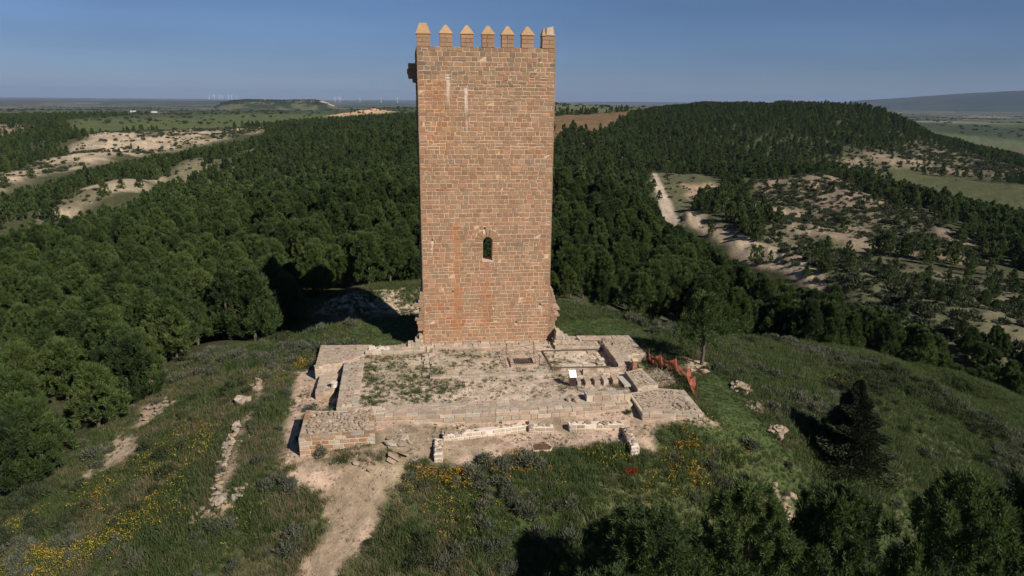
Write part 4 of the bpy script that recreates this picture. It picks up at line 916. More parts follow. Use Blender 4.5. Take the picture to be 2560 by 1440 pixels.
# timber post braced by iron stays
o = thing('braced_post', 'square reddish timber post held by three iron stays at the end of the wall stub', 'post', 15.95, -7.2, .2)
m = MB(); m.box(-.17, .17, -.17, .17, -.3, .82); m.build('post', M['wood'], o); m = MB(); m.box(-.22, .22, -.22, .22, .82, .95); m.build('cap', M['joint'], o)
for x, y in ((-.75, -.35), (.7, -.25), (.1, .8)): m = MB(); m.bar((x, y, -.25), (x * .15, y * .15, .78), .025, None, 5); m.build('stay', M['rust'], o)
# rusty plate and small marker
o = thing('metal_cover', 'flat rusty metal cover plate on the ground before the outer wall', 'cover plate', 7.3, -16.3, h1(*LW(7.3, -16.3)))
m = MB(); m.prism([(-.55, -.38), (.45, -.42), (.62, -.1), (.4, .32), (-.5, .3)], -.05, .07); m.build('plate', M['rust'], o); m = MB(); m.prism([(-.62, -.45), (.5, -.5), (.72, -.1), (.46, .4), (-.56, .38)], -.06, .045); m.build('rim', M['joint'], o)
o = thing('marker_stone', 'single small square stone standing at the foot of the front wall', 'stone', 7.0, -13.65, -.62)
m = MB(); V, F = stone_geo([(-.15, -.12, -.2), (.15, -.12, -.2), (.14, -.12, .24), (-.14, -.12, .24)], (0, -1, 0), .02, .005, .0); m.add(V, F, (.42, .33, .24)); m.box(-.14, .14, -.119, .15, -.2, .235, (.40, .32, .235)); m.build('block', M['stone'], o)
# orange plastic net round the hole
FP = [(17.9, -4.85), (18.6, -5.6), (19.55, -6.5), (20.0, -8.3), (19.75, -9.9), (19.1, -11.75)]
X0, Y0 = LW(*FP[2]); o = thing('safety_net', 'sagging orange plastic safety net on stakes round the hole at the right rear', 'fence', FP[2][0], FP[2][1], h1(X0, Y0))
hz = [h1(*LW(*p)) - o.location.z for p in FP]
for k, p in enumerate(FP):
    m = MB(); m.bar((p[0] - FP[2][0], p[1] - FP[2][1], hz[k] - .2), (p[0] - FP[2][0] + jit(.06), p[1] - FP[2][1] + jit(.06), hz[k] + 1.25), .03, .025, 6); m.build('stake', M['rust'], o)
net = MB(); NH = 13
def net_pt(s, q):
    k = min(int(s), len(FP) - 2); f = s - k; a, b = FP[k], FP[k + 1]
    sag = .22 * 4 * f * (1 - f) * q; bow = -.34 * math.sin(math.pi * f) * (.35 + q) + .06 * math.sin(f * 9 + q * 4)
    d = Vector((b[0] - a[0], b[1] - a[1])).normalized()
    return Vector((a[0] + (b[0] - a[0]) * f - FP[2][0] - d.y * bow, a[1] + (b[1] - a[1]) * f - FP[2][1] + d.x * bow, hz[k] * (1 - f) + hz[k + 1] * f + .08 + q * 1.0 - sag))
NS = 26
def strand(a, b, w): 
    d = (b - a).normalized(); s = d.cross(Vector((.5, -.8, .3))).normalized() * w; net.add([a - s, b - s, b + s, a + s], [(0, 1, 2, 3)])
for k in range((len(FP) - 1) * NS):
    for q in range(NH):
        a = net_pt(k / NS, q / NH); strand(a, net_pt(k / NS, (q + 1) / NH), .012)
        strand(a, net_pt(min((k + 1) / NS, len(FP) - 1.0001), q / NH), .014)
tag(net.build('netting', M['net'], o), kind='stuff')
# grating cable between tower and bank, boulders, heaps
def pile(name, label, cat, u, v, z, n, spread, size, part='stone', squash=.6):
    p = ground_at(u, v); g = p[2]; o = empty(name, (p[0], p[1], g), random.uniform(0, 6)); tag(o, label, cat)
    for k in range(n):
        a, rr = random.uniform(0, 6.28), random.random() ** .6; x, y = spread[0] * rr * math.cos(a), spread[1] * rr * math.sin(a)
        c, s = math.cos(o.rotation_euler.z), math.sin(o.rotation_euler.z)
        gz = h1(p[0] + c * x - s * y, p[1] + s * x + c * y) - g
        rock(part, o, (x, y, gz + spread[2] * (1 - rr) + size * .15), size * random.uniform(.6, 1.3), squash)
    return o
pile('stone_pile', 'heap of brown stones on the right grass, nearest to the orange net', 'stone pile', 1852, 975, -1.2, 34, (1.0, .8, .45), .26)
pile('stone_pile', 'low spread of small pale stones between the two taller heaps on the right slope', 'stone pile', 1893, 1018, -1.5, 34, (1.2, .7, .15), .20)
pile('stone_pile', 'small stack of squared blocks by the shadow of the dark conifer', 'stone pile', 1945, 1085, -2.0, 9, (.5, .7, .5), .42, 'block', .7)
pile('boulder', 'single pale boulder on the grass just right of the orange net', 'boulder', 1757, 938, -.6, 2, (.5, .3, .1), .5, 'stone')
pile('boulder', 'large rounded boulder on the old wall line on the left slope', 'boulder', 620, 1003, -1.3, 3, (.5, .5, .2), .55, 'stone')
pile('stone_pile', 'scatter of squared stones on the left slope just below the pines', 'stone pile', 395, 1025, -4.6, 26, (1.3, 1.8, .1), .30)
pile('stone_pile', 'loose stones beside the pine edge higher up the left slope', 'stone pile', 378, 950, -4.6, 18, (.9, 2.0, .1), .32)
pile('stone_pile', 'tumbled stones at the upper end of the old left wall line', 'stone pile', 655, 955, -1.2, 30, (.7, 2.4, .1), .26)
pile('stone_pile', 'tumbled stones at the lower end of the old left wall line', 'stone pile', 548, 1262, -2.4, 30, (.6, 1.8, .1), .26)
pile('stone_pile', 'flat slabs half sunk in the earth at the head of the path', 'stone pile', 1010, 1135, -1.1, 16, (2.2, .8, .05), .36, 'slab', .35)
pile('stone_pile', 'stones bedded at the left of the path below the rubble topped bastion', 'stone pile', 900, 1150, -1.1, 12, (1.6, .5, .02), .22, 'stone', .4)
pile('stone_pile', 'pale stones in the bare patch between the foreground pines', 'stone pile', 1965, 1255, -3.6, 14, (.6, 1.2, .05), .24)
# branches thrown over the hole
p = LW(17.6, -8.0); o = empty('brush_heap', (p[0], p[1], -.6), 0); tag(o, 'heap of bleached dry branches thrown beside the hole inside the orange net', 'brush heap')
m = MB()
for k in range(420):
    a = random.uniform(0, 6.28); rr = random.random() ** .5; x, y = 1.25 * rr * math.cos(a) + .1, 1.5 * rr * math.sin(a); z = random.uniform(.05, 1.0) * (1 - rr * .6)
    d = Vector((jit(1), jit(1), random.uniform(-.2, .9))).normalized() * random.uniform(.3, .7); m.bar((x, y, z), (x + d.x, y + d.y, z + d.z), .014, .006, 3, (.42, .34, .25))
m.build('branches', M['stone'], o)
for k in range(5):
    m = MB(); a = random.uniform(0, 6.28); m.tube([(0, 0, .1), (.5 * math.cos(a), .5 * math.sin(a), .5), (1.2 * math.cos(a), 1.3 * math.sin(a), .75)], [.05, .04, .02], 5); m.build('bough', M['old_wood'], o)
# a hose / cable hanging from the torn corner
c0 = Vector((*LW(-.3, 1.4), 3.0)); c1v = at_r(925, 780, 79); c1 = Vector(c1v); m = MB()
m.tube([(c0 + (c1 - c0) * f + Vector((0, 0, -.9 * 4 * f * (1 - f) * .5))) - c0 for f in [k / 10 for k in range(11)]], [.03] * 11, 5)
o = m.build('cable', M['iron'], None, c0); tag(o, 'dark cable sagging from the left corner of the tower over the shaded ditch', 'cable')

# ------------------------------------------------------------------ far country
def ridge(name, pts, depth, col1, col2, base=-70, seedn=3):
    """a far hill: crest given as (u, v, r); falls to the plain before and behind"""
    P = [at_r(u, v, r) for u, v, r in pts]; V = []; C = []; n = 24; steps = 220
    us = np.linspace(0, len(P) - 1, steps); rows_ = []
    for f in us:
        k = min(int(f), len(P) - 2); t = f - k; p = P[k] * (1 - t) + P[k + 1] * t; d = p[:2] / np.linalg.norm(p[:2])
        for j in range(n):
            q = j / (n - 1) * 2 - 1; prof = max(0.0, 1 - abs(q) ** 1.6) if depth[1] == 0 else (1 - sstep(depth[1], 1.0, abs(q)))
            xy = p[:2] + d * q * depth[0]; nz = fbm(np.array([xy[0]]), np.array([xy[1]]), depth[0] * .35, 4, seedn)[0] - .5
            V.append((xy[0], xy[1], base + (p[2] - base) * prof * (1 + .22 * nz * (1 - abs(prof - .5) * .6) - .05)))
            g = sstep(.42, .58, fbm(np.array([xy[0]]), np.array([xy[1]]), depth[0] * .2, 4, seedn + 9)[0]); C.append(np.array(col1) * (1 - g) + np.array(col2) * g)
    idx = np.arange(steps * n).reshape(steps, n); F = np.stack([idx[:-1, :-1], idx[1:, :-1], idx[1:, 1:], idx[:-1, 1:]], -1).reshape(-1, 4)
    o = obj(name, mesh_np(name, np.array(V), F, M['ground'], True, {'col': np.array(C)})); tag(o, kind='structure'); return o
ridge('mountain_ridge', [(2050, 262, 14000), (2150, 249, 14000), (2260, 243, 13800), (2330, 237, 13500), (2430, 229, 13300), (2530, 224, 13000), (2620, 222, 12800), (2760, 230, 12500), (2950, 262, 12500)], (2600, 0), (.035, .045, .028), (.055, .06, .035))
MESA = ridge('mesa', [(535, 264, 4300), (560, 255, 4300), (585, 249, 4300), (620, 246.5, 4300), (700, 248, 4300), (785, 246, 4300), (808, 252, 4300), (840, 264, 4250)], (420, 0), (.03, .042, .018), (.10, .10, .05), -58)
ridge('eroded_bank', [(780, 258, 4230), (805, 249, 4210), (820, 256, 4190), (838, 264, 4180)], (120, 0), (.42, .33, .24), (.34, .26, .19), -58)
ridge('hill', [(250, 254, 9500), (350, 251, 9500), (470, 252, 9500), (560, 251, 9500), (680, 255, 9500)], (900, 0), (.05, .06, .03), (.08, .085, .05), -64)
ridge('hill', [(580, 272, 3300), (630, 267, 3300), (690, 271, 3300)], (130, 0), (.05, .055, .03), (.07, .07, .04), -50)
ridge('hill', [(800, 252, 20000), (950, 250, 20000), (1100, 251, 20000), (1420, 255, 20000), (1560, 254, 20000), (1750, 256, 20000)], (2500, 0), (.06, .07, .04), (.08, .085, .05), -66)
def turbine(u, v_base, r, hpx, label):
    p = at_r(u, v_base, r); z0 = p[2] - 5; hh = hpx / FOC * r * 1.03
    o = empty('wind_turbine', (p[0], p[1], z0), random.uniform(-.6, .6)); tag(o, label, 'wind turbine', 'wind turbines on the skyline')
    m = MB(); m.bar((0, 0, 0), (0, 0, hh), hh * .030, hh * .020, 8); m.build('mast', M['turbine'], o)
    m = MB(); m.box(-hh * .02, hh * .02, -hh * .05, hh * .05, hh - hh * .01, hh + hh * .035); m.build('nacelle', M['turbine'], o)
    a0 = random.uniform(0, 2)
    for k in range(3):
        a = a0 + k * 2.094; m = MB(); hub = Vector((0, -hh * .06, hh + hh * .012)); m.bar(hub, hub + Vector((math.sin(a), 0, math.cos(a))) * hh * .52, hh * .022, hh * .008, 5); m.build('blade', M['turbine'], o)
for u, vb, h, l in ((838, 254, 9, 'wind turbine nearest the flat mesa, left of a close pair'), (850, 255, 10, 'second of the close pair of wind turbines near the flat mesa'), (900, 255, 10, 'wind turbine midway between the mesa and the tower'), (953, 256, 11, 'wind turbine second from the tower on the skyline'), (994, 257, 11, 'wind turbine closest to the left edge of the tower')):
    turbine(u, vb, 9000, h, l)
for k, u in enumerate((524, 536, 549, 556, 572, 580, 592)):
    turbine(u, 249, 10500, random.uniform(7, 10), 'small distant wind turbine in the cluster above the left end of the mesa')
for u, v, r, l in ((334, 288, 2000, 'low white farm shed in the plain, left one of two'), (387, 289, 1900, 'low white farm shed in the plain, right one of two')):
    p = at_r(u, v, r); g = h1(p[0], p[1]); o = empty('farm_building', (p[0], p[1], g), .3); tag(o, l, 'farm building')
    m = MB(); m.box(-6, 6, -3, 3, 0, 2.6); m.build('wall', M['wall_white'], o)
    m = MB(); m.add([(-6.4, -3.4, 2.6), (6.4, -3.4, 2.6), (6.4, 3.4, 2.6), (-6.4, 3.4, 2.6), (-6.4, 0, 3.9), (6.4, 0, 3.9)], [(0, 1, 5, 4), (2, 3, 4, 5), (1, 2, 5), (3, 0, 4), (3, 2, 1, 0)]); m.build('roof', M['wall_white'], o)

# ------------------------------------------------------------------ plants
M['pine'] = mat_leaf('pine_needles', [(0, (.046, .052, .034)), (.10, (.032, .050, .019)), (.35, (.054, .086, .025)), (.68, (.086, .126, .034)), (1, (.150, .178, .056))], .38)
M['fir'] = mat_leaf('fir_needles', [(0, (.022, .032, .017)), (1, (.050, .064, .028))], .2)
M['scrub'] = mat_leaf('scrub_leaves', [(0, (.030, .040, .018)), (.5, (.048, .060, .026)), (1, (.085, .090, .045))], .2)
M['wormwood'] = mat_leaf('grey_green_leaves', [(0, (.075, .085, .05)), (.5, (.12, .13, .085)), (1, (.17, .165, .11))], .3)
M['grass'] = mat_leaf('grass_blades', [(0, (.042, .076, .021)), (.4, (.076, .118, .035)), (.75, (.120, .146, .053)), (1, (.19, .18, .085))], .42)
M['straw'] = mat_leaf('dry_blades', [(0, (.13, .10, .055)), (.5, (.20, .16, .09)), (1, (.28, .225, .14))], .3)
M['yellow'] = mat_leaf('yellow_petals', [(0, (.38, .25, .02)), (.6, (.46, .33, .03)), (1, (.50, .40, .06))], .2)
M['orange'] = mat_leaf('orange_petals', [(0, (.34, .17, .015)), (1, (.42, .25, .025))], .2)
M['poppy'] = mat_leaf('red_petals', [(0, (.28, .01, .008)), (1, (.40, .02, .012))], .2)
R2 = np.random.default_rng(5)
def unit(n, up=0.0):
    v = R2.normal(size=(n, 3)); v[:, 2] += up; return v / np.linalg.norm(v, axis=1)[:, None]
def leaf_tris(cen, d, L, W):
    """one pointed leaf at every cen, along d"""
    n = len(cen); s = np.cross(d, unit(n)); s /= np.linalg.norm(s, axis=1)[:, None] + 1e-9
    L = np.asarray(L).reshape(-1, 1) * np.ones((n, 1)); W = np.asarray(W).reshape(-1, 1) * np.ones((n, 1))
    V = np.stack([cen - s * W, cen + s * W, cen + d * L], 1).reshape(-1, 3)
    return V, np.arange(3 * n).reshape(-1, 3)
def pine_crown(h, rad, nclump, per, L, W, base=.22, top_r=.18, lean=0, clump=.62, spire=.9, upb=.75):
    """a crown of upright needle clumps carried on rising boughs"""
    f = R2.random(nclump) ** .85; zc = h * (base + (1 - base) * f)
    prof = rad * (np.clip((1 - f), 0, 1) ** spire * .92 + top_r) * np.clip(.55 + f * 3.2, 0, 1)
    a = R2.random(nclump) * 6.283; lob = 1 + .22 * np.sin(3 * a + R2.random() * 6) + .14 * np.sin(5 * a + R2.random() * 6 + f * 5)
    rr = prof * lob * (R2.random(nclump) ** .38)
    C = np.stack([rr * np.cos(a) + lean * f, rr * np.sin(a), zc], 1)
    size = clump * (.7 + .6 * R2.random(nclump)) * (1 - .35 * f)
    tone = R2.random(nclump)
    c = np.repeat(C, per, 0); sz = np.repeat(size, per)[:, None]; u = unit(len(c))
    out = c + u * sz * np.array([.62, .62, .85]) * (R2.random((len(c), 1)) ** .4)
    radial = out * np.array([1, 1, 0]); radial /= np.linalg.norm(radial, axis=1)[:, None] + 1e-6
    d = u * .75 + radial * .35 + np.array([0, 0, upb]) + R2.normal(size=u.shape) * .25; d /= np.linalg.norm(d, axis=1)[:, None]
    k = .75 + .5 * R2.random(len(c))
    V, F = leaf_tris(out - d * (L * .4), d, L * k, W * k)
    sh = np.clip(np.repeat(tone, per) * .7 + .3 * R2.random(len(c)), 0, 1)
    return V, F, np.repeat(sh, 3), C
def crown_mesh(name, mat, *a, **k):
    V, F, sh, C = pine_crown(*a, **k); me = mesh_np(name, V, F, mat, False, {'shade': sh}); return me, C
def trunk_mesh(h, r, C=None, lean=0, limbs=7):
    m = MB(); P = [(lean * f + .10 * math.sin(f * 7), .10 * math.cos(f * 5) - .1, h * f - (.5 if f == 0 else 0)) for f in [0, .2, .4, .6, .8, .95]]
    m.tube(P, [r, r * .85, r * .7, r * .5, r * .3, r * .12], 7)
    if C is not None and limbs:
        for i in np.linspace(0, len(C) - 1, limbs).astype(int):
            c = C[i]; z0 = max(.15 * h, c[2] - .22 * h); f = z0 / h; m.bar((lean * f, 0, z0), tuple(c), r * .32, r * .08, 4)
    return mesh_np('trunk', m.V, m.F, M['bark'])
# prototypes: close, middle and far pines
NEAR = []
for k in range(7):
    h = 1.0 * random.uniform(5.6, 7.6); rad = random.uniform(1.9, 2.5)
    me, C = crown_mesh('crown', M['pine'], h, rad, 185, 92, .32, .040, base=random.uniform(.14, .26), top_r=random.uniform(.08, .22), clump=.56, spire=random.uniform(.5, .85)); NEAR.append((me, trunk_mesh(h * .9, .16, C), h))
FAR = []
for k in range(6):
    h = random.uniform(5.4, 7.6); rad = random.uniform(1.8, 2.4)
    V, F, sh, C = pine_crown(h, rad, 62, 30, .52, .11, base=.06, top_r=random.uniform(.05, .18), clump=.80, spire=random.uniform(.5, .85))
    m = MB(); m.tube([(0, 0, -.5), (.05, 0, h * .4), (0, .05, h * .8)], [.15, .11, .04], 4)
    me = mesh_np('far_pine', np.concatenate([V, np.array(m.V)]), [list(f) for f in F] + [[i + len(V) for i in f] for f in m.F], M['pine'], False, {'shade': np.concatenate([sh, np.zeros(len(m.V))])}); me.materials.append(M['bark'])
    mi = np.zeros(len(me.polygons), np.int32); mi[len(F):] = 1; me.polygons.foreach_set('material_index', mi); FAR.append(me)
BUSH = []
def bush_mesh(name, mat, rad, h, n, L, W, up=.5, lobes=7):
    a = R2.random(lobes) * 6.28; q = R2.random(lobes) ** .5 * rad * .6; c = np.stack([q * np.cos(a), q * np.sin(a), h * (.3 + .25 * R2.random(lobes))], 1)
    i = R2.integers(0, lobes, n); u = unit(n, .35); p = c[i] + u * np.array([rad * .5, rad * .5, h * .5]) * (R2.random((n, 1)) ** .35); p[:, 2] = np.maximum(p[:, 2], .02)
    d = u * .8 + np.array([0, 0, up]) + R2.normal(size=u.shape) * .3; d /= np.linalg.norm(d, axis=1)[:, None]
    k = .7 + .6 * R2.random(n); V, F = leaf_tris(p - d * L * .3, d, L * k, W * k)
    return mesh_np(name, V, F, mat, False, {'shade': np.repeat(np.clip(.6 * R2.random(lobes)[i] + .4 * R2.random(n), 0, 1), 3)})
for k in range(4): BUSH.append(bush_mesh('scrub', M['scrub'], 1.0, .9, 170, .38, .085))
SHRUB = [bush_mesh('foliage', M['wormwood'] if k < 3 else M['scrub'], .55, .62, 620, .15, .022, .7) for k in range(6)]
def tuft_mesh(name, mat, n, h, rad, w, lean=.45, wide=1.0):
    a = R2.random(n) * 6.28; q = R2.random(n) ** .5 * rad; p = np.stack([q * np.cos(a), q * np.sin(a), np.zeros(n) - .03], 1)
    d = R2.normal(size=(n, 3)) * lean; d[:, 2] = 1; d /= np.linalg.norm(d, axis=1)[:, None]
    k = .45 + .75 * R2.random(n); V, F = leaf_tris(p, d, h * k, w * (.6 + .8 * R2.random(n))); return mesh_np(name, V, F, mat, False, {'shade': np.repeat(R2.random(n), 3)})
GRASS = [tuft_mesh('tuft', M['grass'], 26, .34, .30, .022, .5) for _ in range(4)] + [tuft_mesh('tuft', M['grass'], 22, .55, .22, .020, .4) for _ in range(2)]
STRAW = [tuft_mesh('tuft', M['straw'], 20, .42, .26, .014, .45) for _ in range(3)]
def flower_mesh(mat, n, h, rad, s):
    a = R2.random(n) * 6.28; q = R2.random(n) ** .5 * rad; p = np.stack([q * np.cos(a), q * np.sin(a), h * (.6 + .5 * R2.random(n))], 1)
    V = []; F = []
    for i in range(n):
        u = unit(1, 1.2)[0]; e = np.cross(u, [.3, .9, .1]); e /= np.linalg.norm(e); g = np.cross(u, e); b = len(V); r = s * (.7 + .6 * R2.random())
        V += [p[i] + r * (math.cos(t) * e + math.sin(t) * g) for t in (0, 1.256, 2.513, 3.77, 5.027)]; F.append([b, b + 1, b + 2, b + 3, b + 4])
        b = len(V); V += [p[i] * [1, 1, 0] + [.01, 0, 0], p[i] * [1, 1, 0] - [.01, 0, 0], p[i]]; F.append([b, b + 1, b + 2])
    me = mesh_np('flower', V, F, mat, False, {'shade': R2.random(len(V))}); me.materials.append(M['grass'])
    mi = np.zeros(len(F), np.int32); mi[1::2] = 1; me.polygons.foreach_set('material_index', mi); return me
FLOW = [flower_mesh(M['yellow'], 9, .45, .36, .026) for _ in range(3)]
FLOWO = [flower_mesh(M['orange'], 20, .5, .36, .032) for _ in range(3)]
POPPY = [flower_mesh(M['poppy'], 8, .4, .25, .035)]

def scatter(name, meshes, P, S, idx=None, rot=None, flat=None):
    """many plants nobody could count: ONE object; points with a turn and a size, the sprays set on them by geometry nodes"""
    P = np.asarray(P, np.float32); n = len(P)
    me = bpy.data.meshes.new(name); me.vertices.add(n); me.vertices.foreach_set('co', P.ravel())
    idx = R2.integers(0, len(meshes), n) if idx is None else idx
    at = me.attributes.new('pick', 'INT', 'POINT'); at.data.foreach_set('value', idx.astype(np.int32))
    S = np.asarray(S, np.float32); S3 = np.stack([S, S, S * (1 if flat is None else flat)], 1) if S.ndim == 1 else S
    at = me.attributes.new('size', 'FLOAT_VECTOR', 'POINT'); at.data.foreach_set('vector', S3.astype(np.float32).ravel())
    rt = np.zeros((n, 3), np.float32); rt[:, 2] = R2.random(n) * 6.28 if rot is None else rot; rt[:, :2] = R2.normal(size=(n, 2)) * .06
    at = me.attributes.new('turn', 'FLOAT_VECTOR', 'POINT'); at.data.foreach_set('vector', rt.ravel())
    o = obj(name, me); tag(o, kind='stuff')
    g = bpy.data.node_groups.new(name, 'GeometryNodeTree'); g.interface.new_socket('Geometry', in_out='INPUT', socket_type='NodeSocketGeometry'); g.interface.new_socket('Geometry', in_out='OUTPUT', socket_type='NodeSocketGeometry')
    N = g.nodes.new; gi, go = N('NodeGroupInput'), N('NodeGroupOutput'); ins = N('GeometryNodeInstanceOnPoints'); jn = N('GeometryNodeJoinGeometry')
    for me_ in reversed(meshes):
        src = bpy.data.objects.new(name + '_plant', me_); oi = N('GeometryNodeObjectInfo'); oi.inputs['Object'].default_value = src; oi.inputs['As Instance'].default_value = True
        g.links.new(oi.outputs['Geometry'], jn.inputs[0])
    def na(nm, ty):
        q = N('GeometryNodeInputNamedAttribute'); q.data_type = ty; q.inputs[0].default_value = nm; return q.outputs[0]
    g.links.new(gi.outputs[0], ins.inputs['Points']); g.links.new(jn.outputs[0], ins.inputs['Instance']); ins.inputs['Pick Instance'].default_value = True
    g.links.new(na('pick', 'INT'), ins.inputs['Instance Index']); g.links.new(na('turn', 'FLOAT_VECTOR'), ins.inputs['Rotation']); g.links.new(na('size', 'FLOAT_VECTOR'), ins.inputs['Scale'])
    g.links.new(ins.outputs[0], go.inputs[0])
    md = o.modifiers.new('plants', 'NODES'); md.node_group = g
    return o

# ------------------------------------------------------------------ the woods
def uv_of(x, y, z):
    d = np.stack([x, y, z - HC], 1); w = d @ _f; return 1280 + FOC * (d @ _r) / w, 720 - FOC * (d @ _u) / w, w
def pm(P, x, y, soft, wob=0, ws=20): return poly_mask(P, x, y, soft, wob, ws)
def woods():
    X, Y = [], []
    for r0, r1, sp in ((40, 150, 3.3), (150, 420, 3.9), (420, 1000, 5.2), (1000, 1500, 9)):
        a0, a1 = RAD(-46), RAD(46)
        n = int((r1 * r1 - r0 * r0) * .5 * (a1 - a0) / (sp * sp) * 1.25)
        r = np.sqrt(R2.random(n) * (r1 * r1 - r0 * r0) + r0 * r0); a = a0 + (a1 - a0) * R2.random(n); X.append(r * np.sin(a)); Y.append(r * np.cos(a))
    X, Y = np.concatenate(X), np.concatenate(Y)
    # thin out crowding with a coarse grid (keep one tree per cell)
    R = np.hypot(X, Y); cell = np.where(R < 150, 2.5, np.where(R < 420, 3.0, np.where(R < 1000, 4.2, 8)))
    key = np.round(X / cell) * 100003 + np.round(Y / cell) + np.floor(cell * 10) * 1e9
    _, keep = np.unique(key, return_index=True); X, Y = X[keep], Y[keep]; R = np.hypot(X, Y); n = len(X)
    p = np.ones(n)
    p *= 1 - pm(HILLTOP, X, Y, .8, .6, 6)
    for P, k, w in ((BAND_A, .985, 8), (BAND_B, .99, 5), (TRACK_L, 1, 2), (FAR_BARE, .85, 10), (MOUND, .97, 10), (RED_FIELD, 1, 4), (TRACK_AREA, .97, 3), (TRACK_R, 1, 1), (GULLY, .97, 3), (BADHILL, .90, 6), (FIELD_R, 1, 4), (PALE_R, .86, 14), (SCRUB_R, .62, 8), (DARK_R, .9, 8), (FIELD_L, .995, 5), (PLATEAU_R, .99, 8), (PLATEAU_L, .985, 8)):
        p *= 1 - k * pm(P, X, Y, 3 + w * .2, w, 30)
    # beyond the ridges the wood thins to plain
    az = np.degrees(np.arctan2(X, Y))
    p *= np.where((R > 1000) & (az < 3) & (az > -20), .10, 1); p *= np.where((R > 1150) & (az >= 3) & (az < 30), 1 - sstep(1150, 1400, R), 1); p *= np.where((az >= 26) & (R > 900), 0, 1); p *= np.where((az < -20) & (R > 1400), 0, 1)
    p *= np.where(fbm(X, Y, 60, 3, 91) > .72, .35, 1)
    k = R2.random(n) < p
    X, Y, R = X[k], Y[k], R[k]
    Z = H(X, Y); k = Z > -45; X, Y, Z, R = X[k], Y[k], Z[k], R[k]
    sz = (.66 + .42 * R2.random(len(X))) * (.84 + .34 * fbm(X, Y, 45, 3, 95))
    for P in (BADHILL, SCRUB_R, PALE_R, TRACK_AREA, BAND_A, GULLY): sz *= 1 - .42 * pm(P, X, Y, 6)
    # the crest of each wood as the photograph shows it: no tree top stands above it
    for rmin, rmax, L in ((40, 1, ((-200,600,250),(0,592,255),(120,545,262),(150,542,268),(300,512,290),(430,440,330),(560,400,386),(640,372,436),(660,345,500),(700,327,520),(850,299,720),(1000,282,900),(1045,277,900))),
                    (1, 2, ((-200,520,300),(0,486,372),(60,466,392),(150,446,420),(215,420,450),(300,402,482),(420,384,545),(560,358,622),(640,340,690),(661,337,690))),
                    (40, 1, ((1383,347,300),(1440,350,380),(1570,400,330),(1612,445,300),(1640,520,262),(1665,560,248),(1725,580,244),(1800,630,222),(1900,688,197),(2010,730,180),(2060,752,172),(2200,788,140),(2300,818,106),(2400,862,100),(2560,925,95),(2800,1030,90))),
                    (500, 3, ((1570,277,1500),(1740,254,1500),(2180,255,1500),(2260,289,1500),(2330,329,1500),(2450,364,1500),(2560,386,1500),(2800,420,1500)))):
        Lu, Lv, Lr = np.array(L, float).T
        u, v, w = uv_of(X, Y, Z + 6.3 * sz); R = np.hypot(X, Y)
        inr = (u > Lu[0]) & (u < Lu[-1])
        rc = np.interp(u, Lu, Lr)
        if rmin == 1: inr &= (R < rc) & (R > np.interp(u, (-200, 0, 150, 300, 430, 660), (150, 175, 205, 232, 297, 500)))
        else: inr &= (R < rc) & (R > rmin)
        lim = np.interp(u, Lu, Lv) + 8 * (fbm(u, u * 0, 40, 2, 7) - .5)
        d = _f[None] + ((u - 1280) / FOC)[:, None] * _r[None] + ((720 - lim) / FOC)[:, None] * _u[None]
        zm = HC + R / np.hypot(d[:, 0], d[:, 1]) * d[:, 2]
        sz = np.where(inr, np.minimum(sz, (zm - Z) / 6.3), sz)
    k = sz > .34
    return X[k], Y[k], Z[k], sz[k], R[k]
tx, ty, tz, ts, tr = woods()
# edge trees stand right behind the tower
u_, v_, w_ = uv_of(tx, ty, tz + 3)
seen = (u_ > -30) & (u_ < 2590) & (v_ < 1480) & ~((u_ > 1052) & (u_ < 1368))
order = np.argsort(np.where(seen, w_ / ts, 1e9))[:285]
own = np.zeros(len(tx), bool); own[order] = True
def pine(name, label, group, x, y, z, s, k=None, sxy=1.0, cat='tree', rz=None):
    k = random.randrange(len(NEAR)) if k is None else k; cm, tm, h = NEAR[k]
    o = empty(name, (x, y, z - .1), random.uniform(0, 6.28) if rz is None else rz); o.scale = (s * sxy, s * sxy, s); tag(o, label, cat, group)
    obj('crown', cm, o); obj('trunk', tm, o); return o
for i in order:
    lft = tx[i] < -7
    if lft:
        deep = ty[i] > 95
        lab, gr = ('green pine standing deep in the wood behind and left of the tower', 'pines deep in the wood on the left') if deep else ('tall green pine at the near edge of the wood on the left slope', 'pines along the near edge of the wood on the left') if ty[i] < 80 and tx[i] < -28 else ('green pine of the wood just beyond the ditch left of the tower', 'pines beyond the ditch')
    else:
        deep = ty[i] > 95
        lab, gr = ('green pine in the wood on the slope falling right behind the tower', 'pines on the slope right of the tower') if deep else ('dark green pine at the wood edge behind the lawn right of the tower', 'pines at the wood edge right of the tower') if tx[i] < 32 else ('dark pine top showing beyond the brow of the grassy right slope', 'pines beyond the brow on the right')
    pine('pine_tree', lab, gr, tx[i], ty[i], tz[i], ts[i])
mid = ~own & (tr < 175); far = ~own & (tr >= 175)
scatter('pine_wood', FAR + [q[0] for q in NEAR], np.concatenate([np.stack([tx[far], ty[far], tz[far] - .1], 1), np.stack([tx[mid], ty[mid], tz[mid] - .1], 1)]), np.concatenate([ts[far], ts[mid]]),
        np.concatenate([R2.integers(0, 6, far.sum()), 6 + R2.integers(0, 7, mid.sum())]))
print('trees', len(tx), own.sum(), mid.sum())
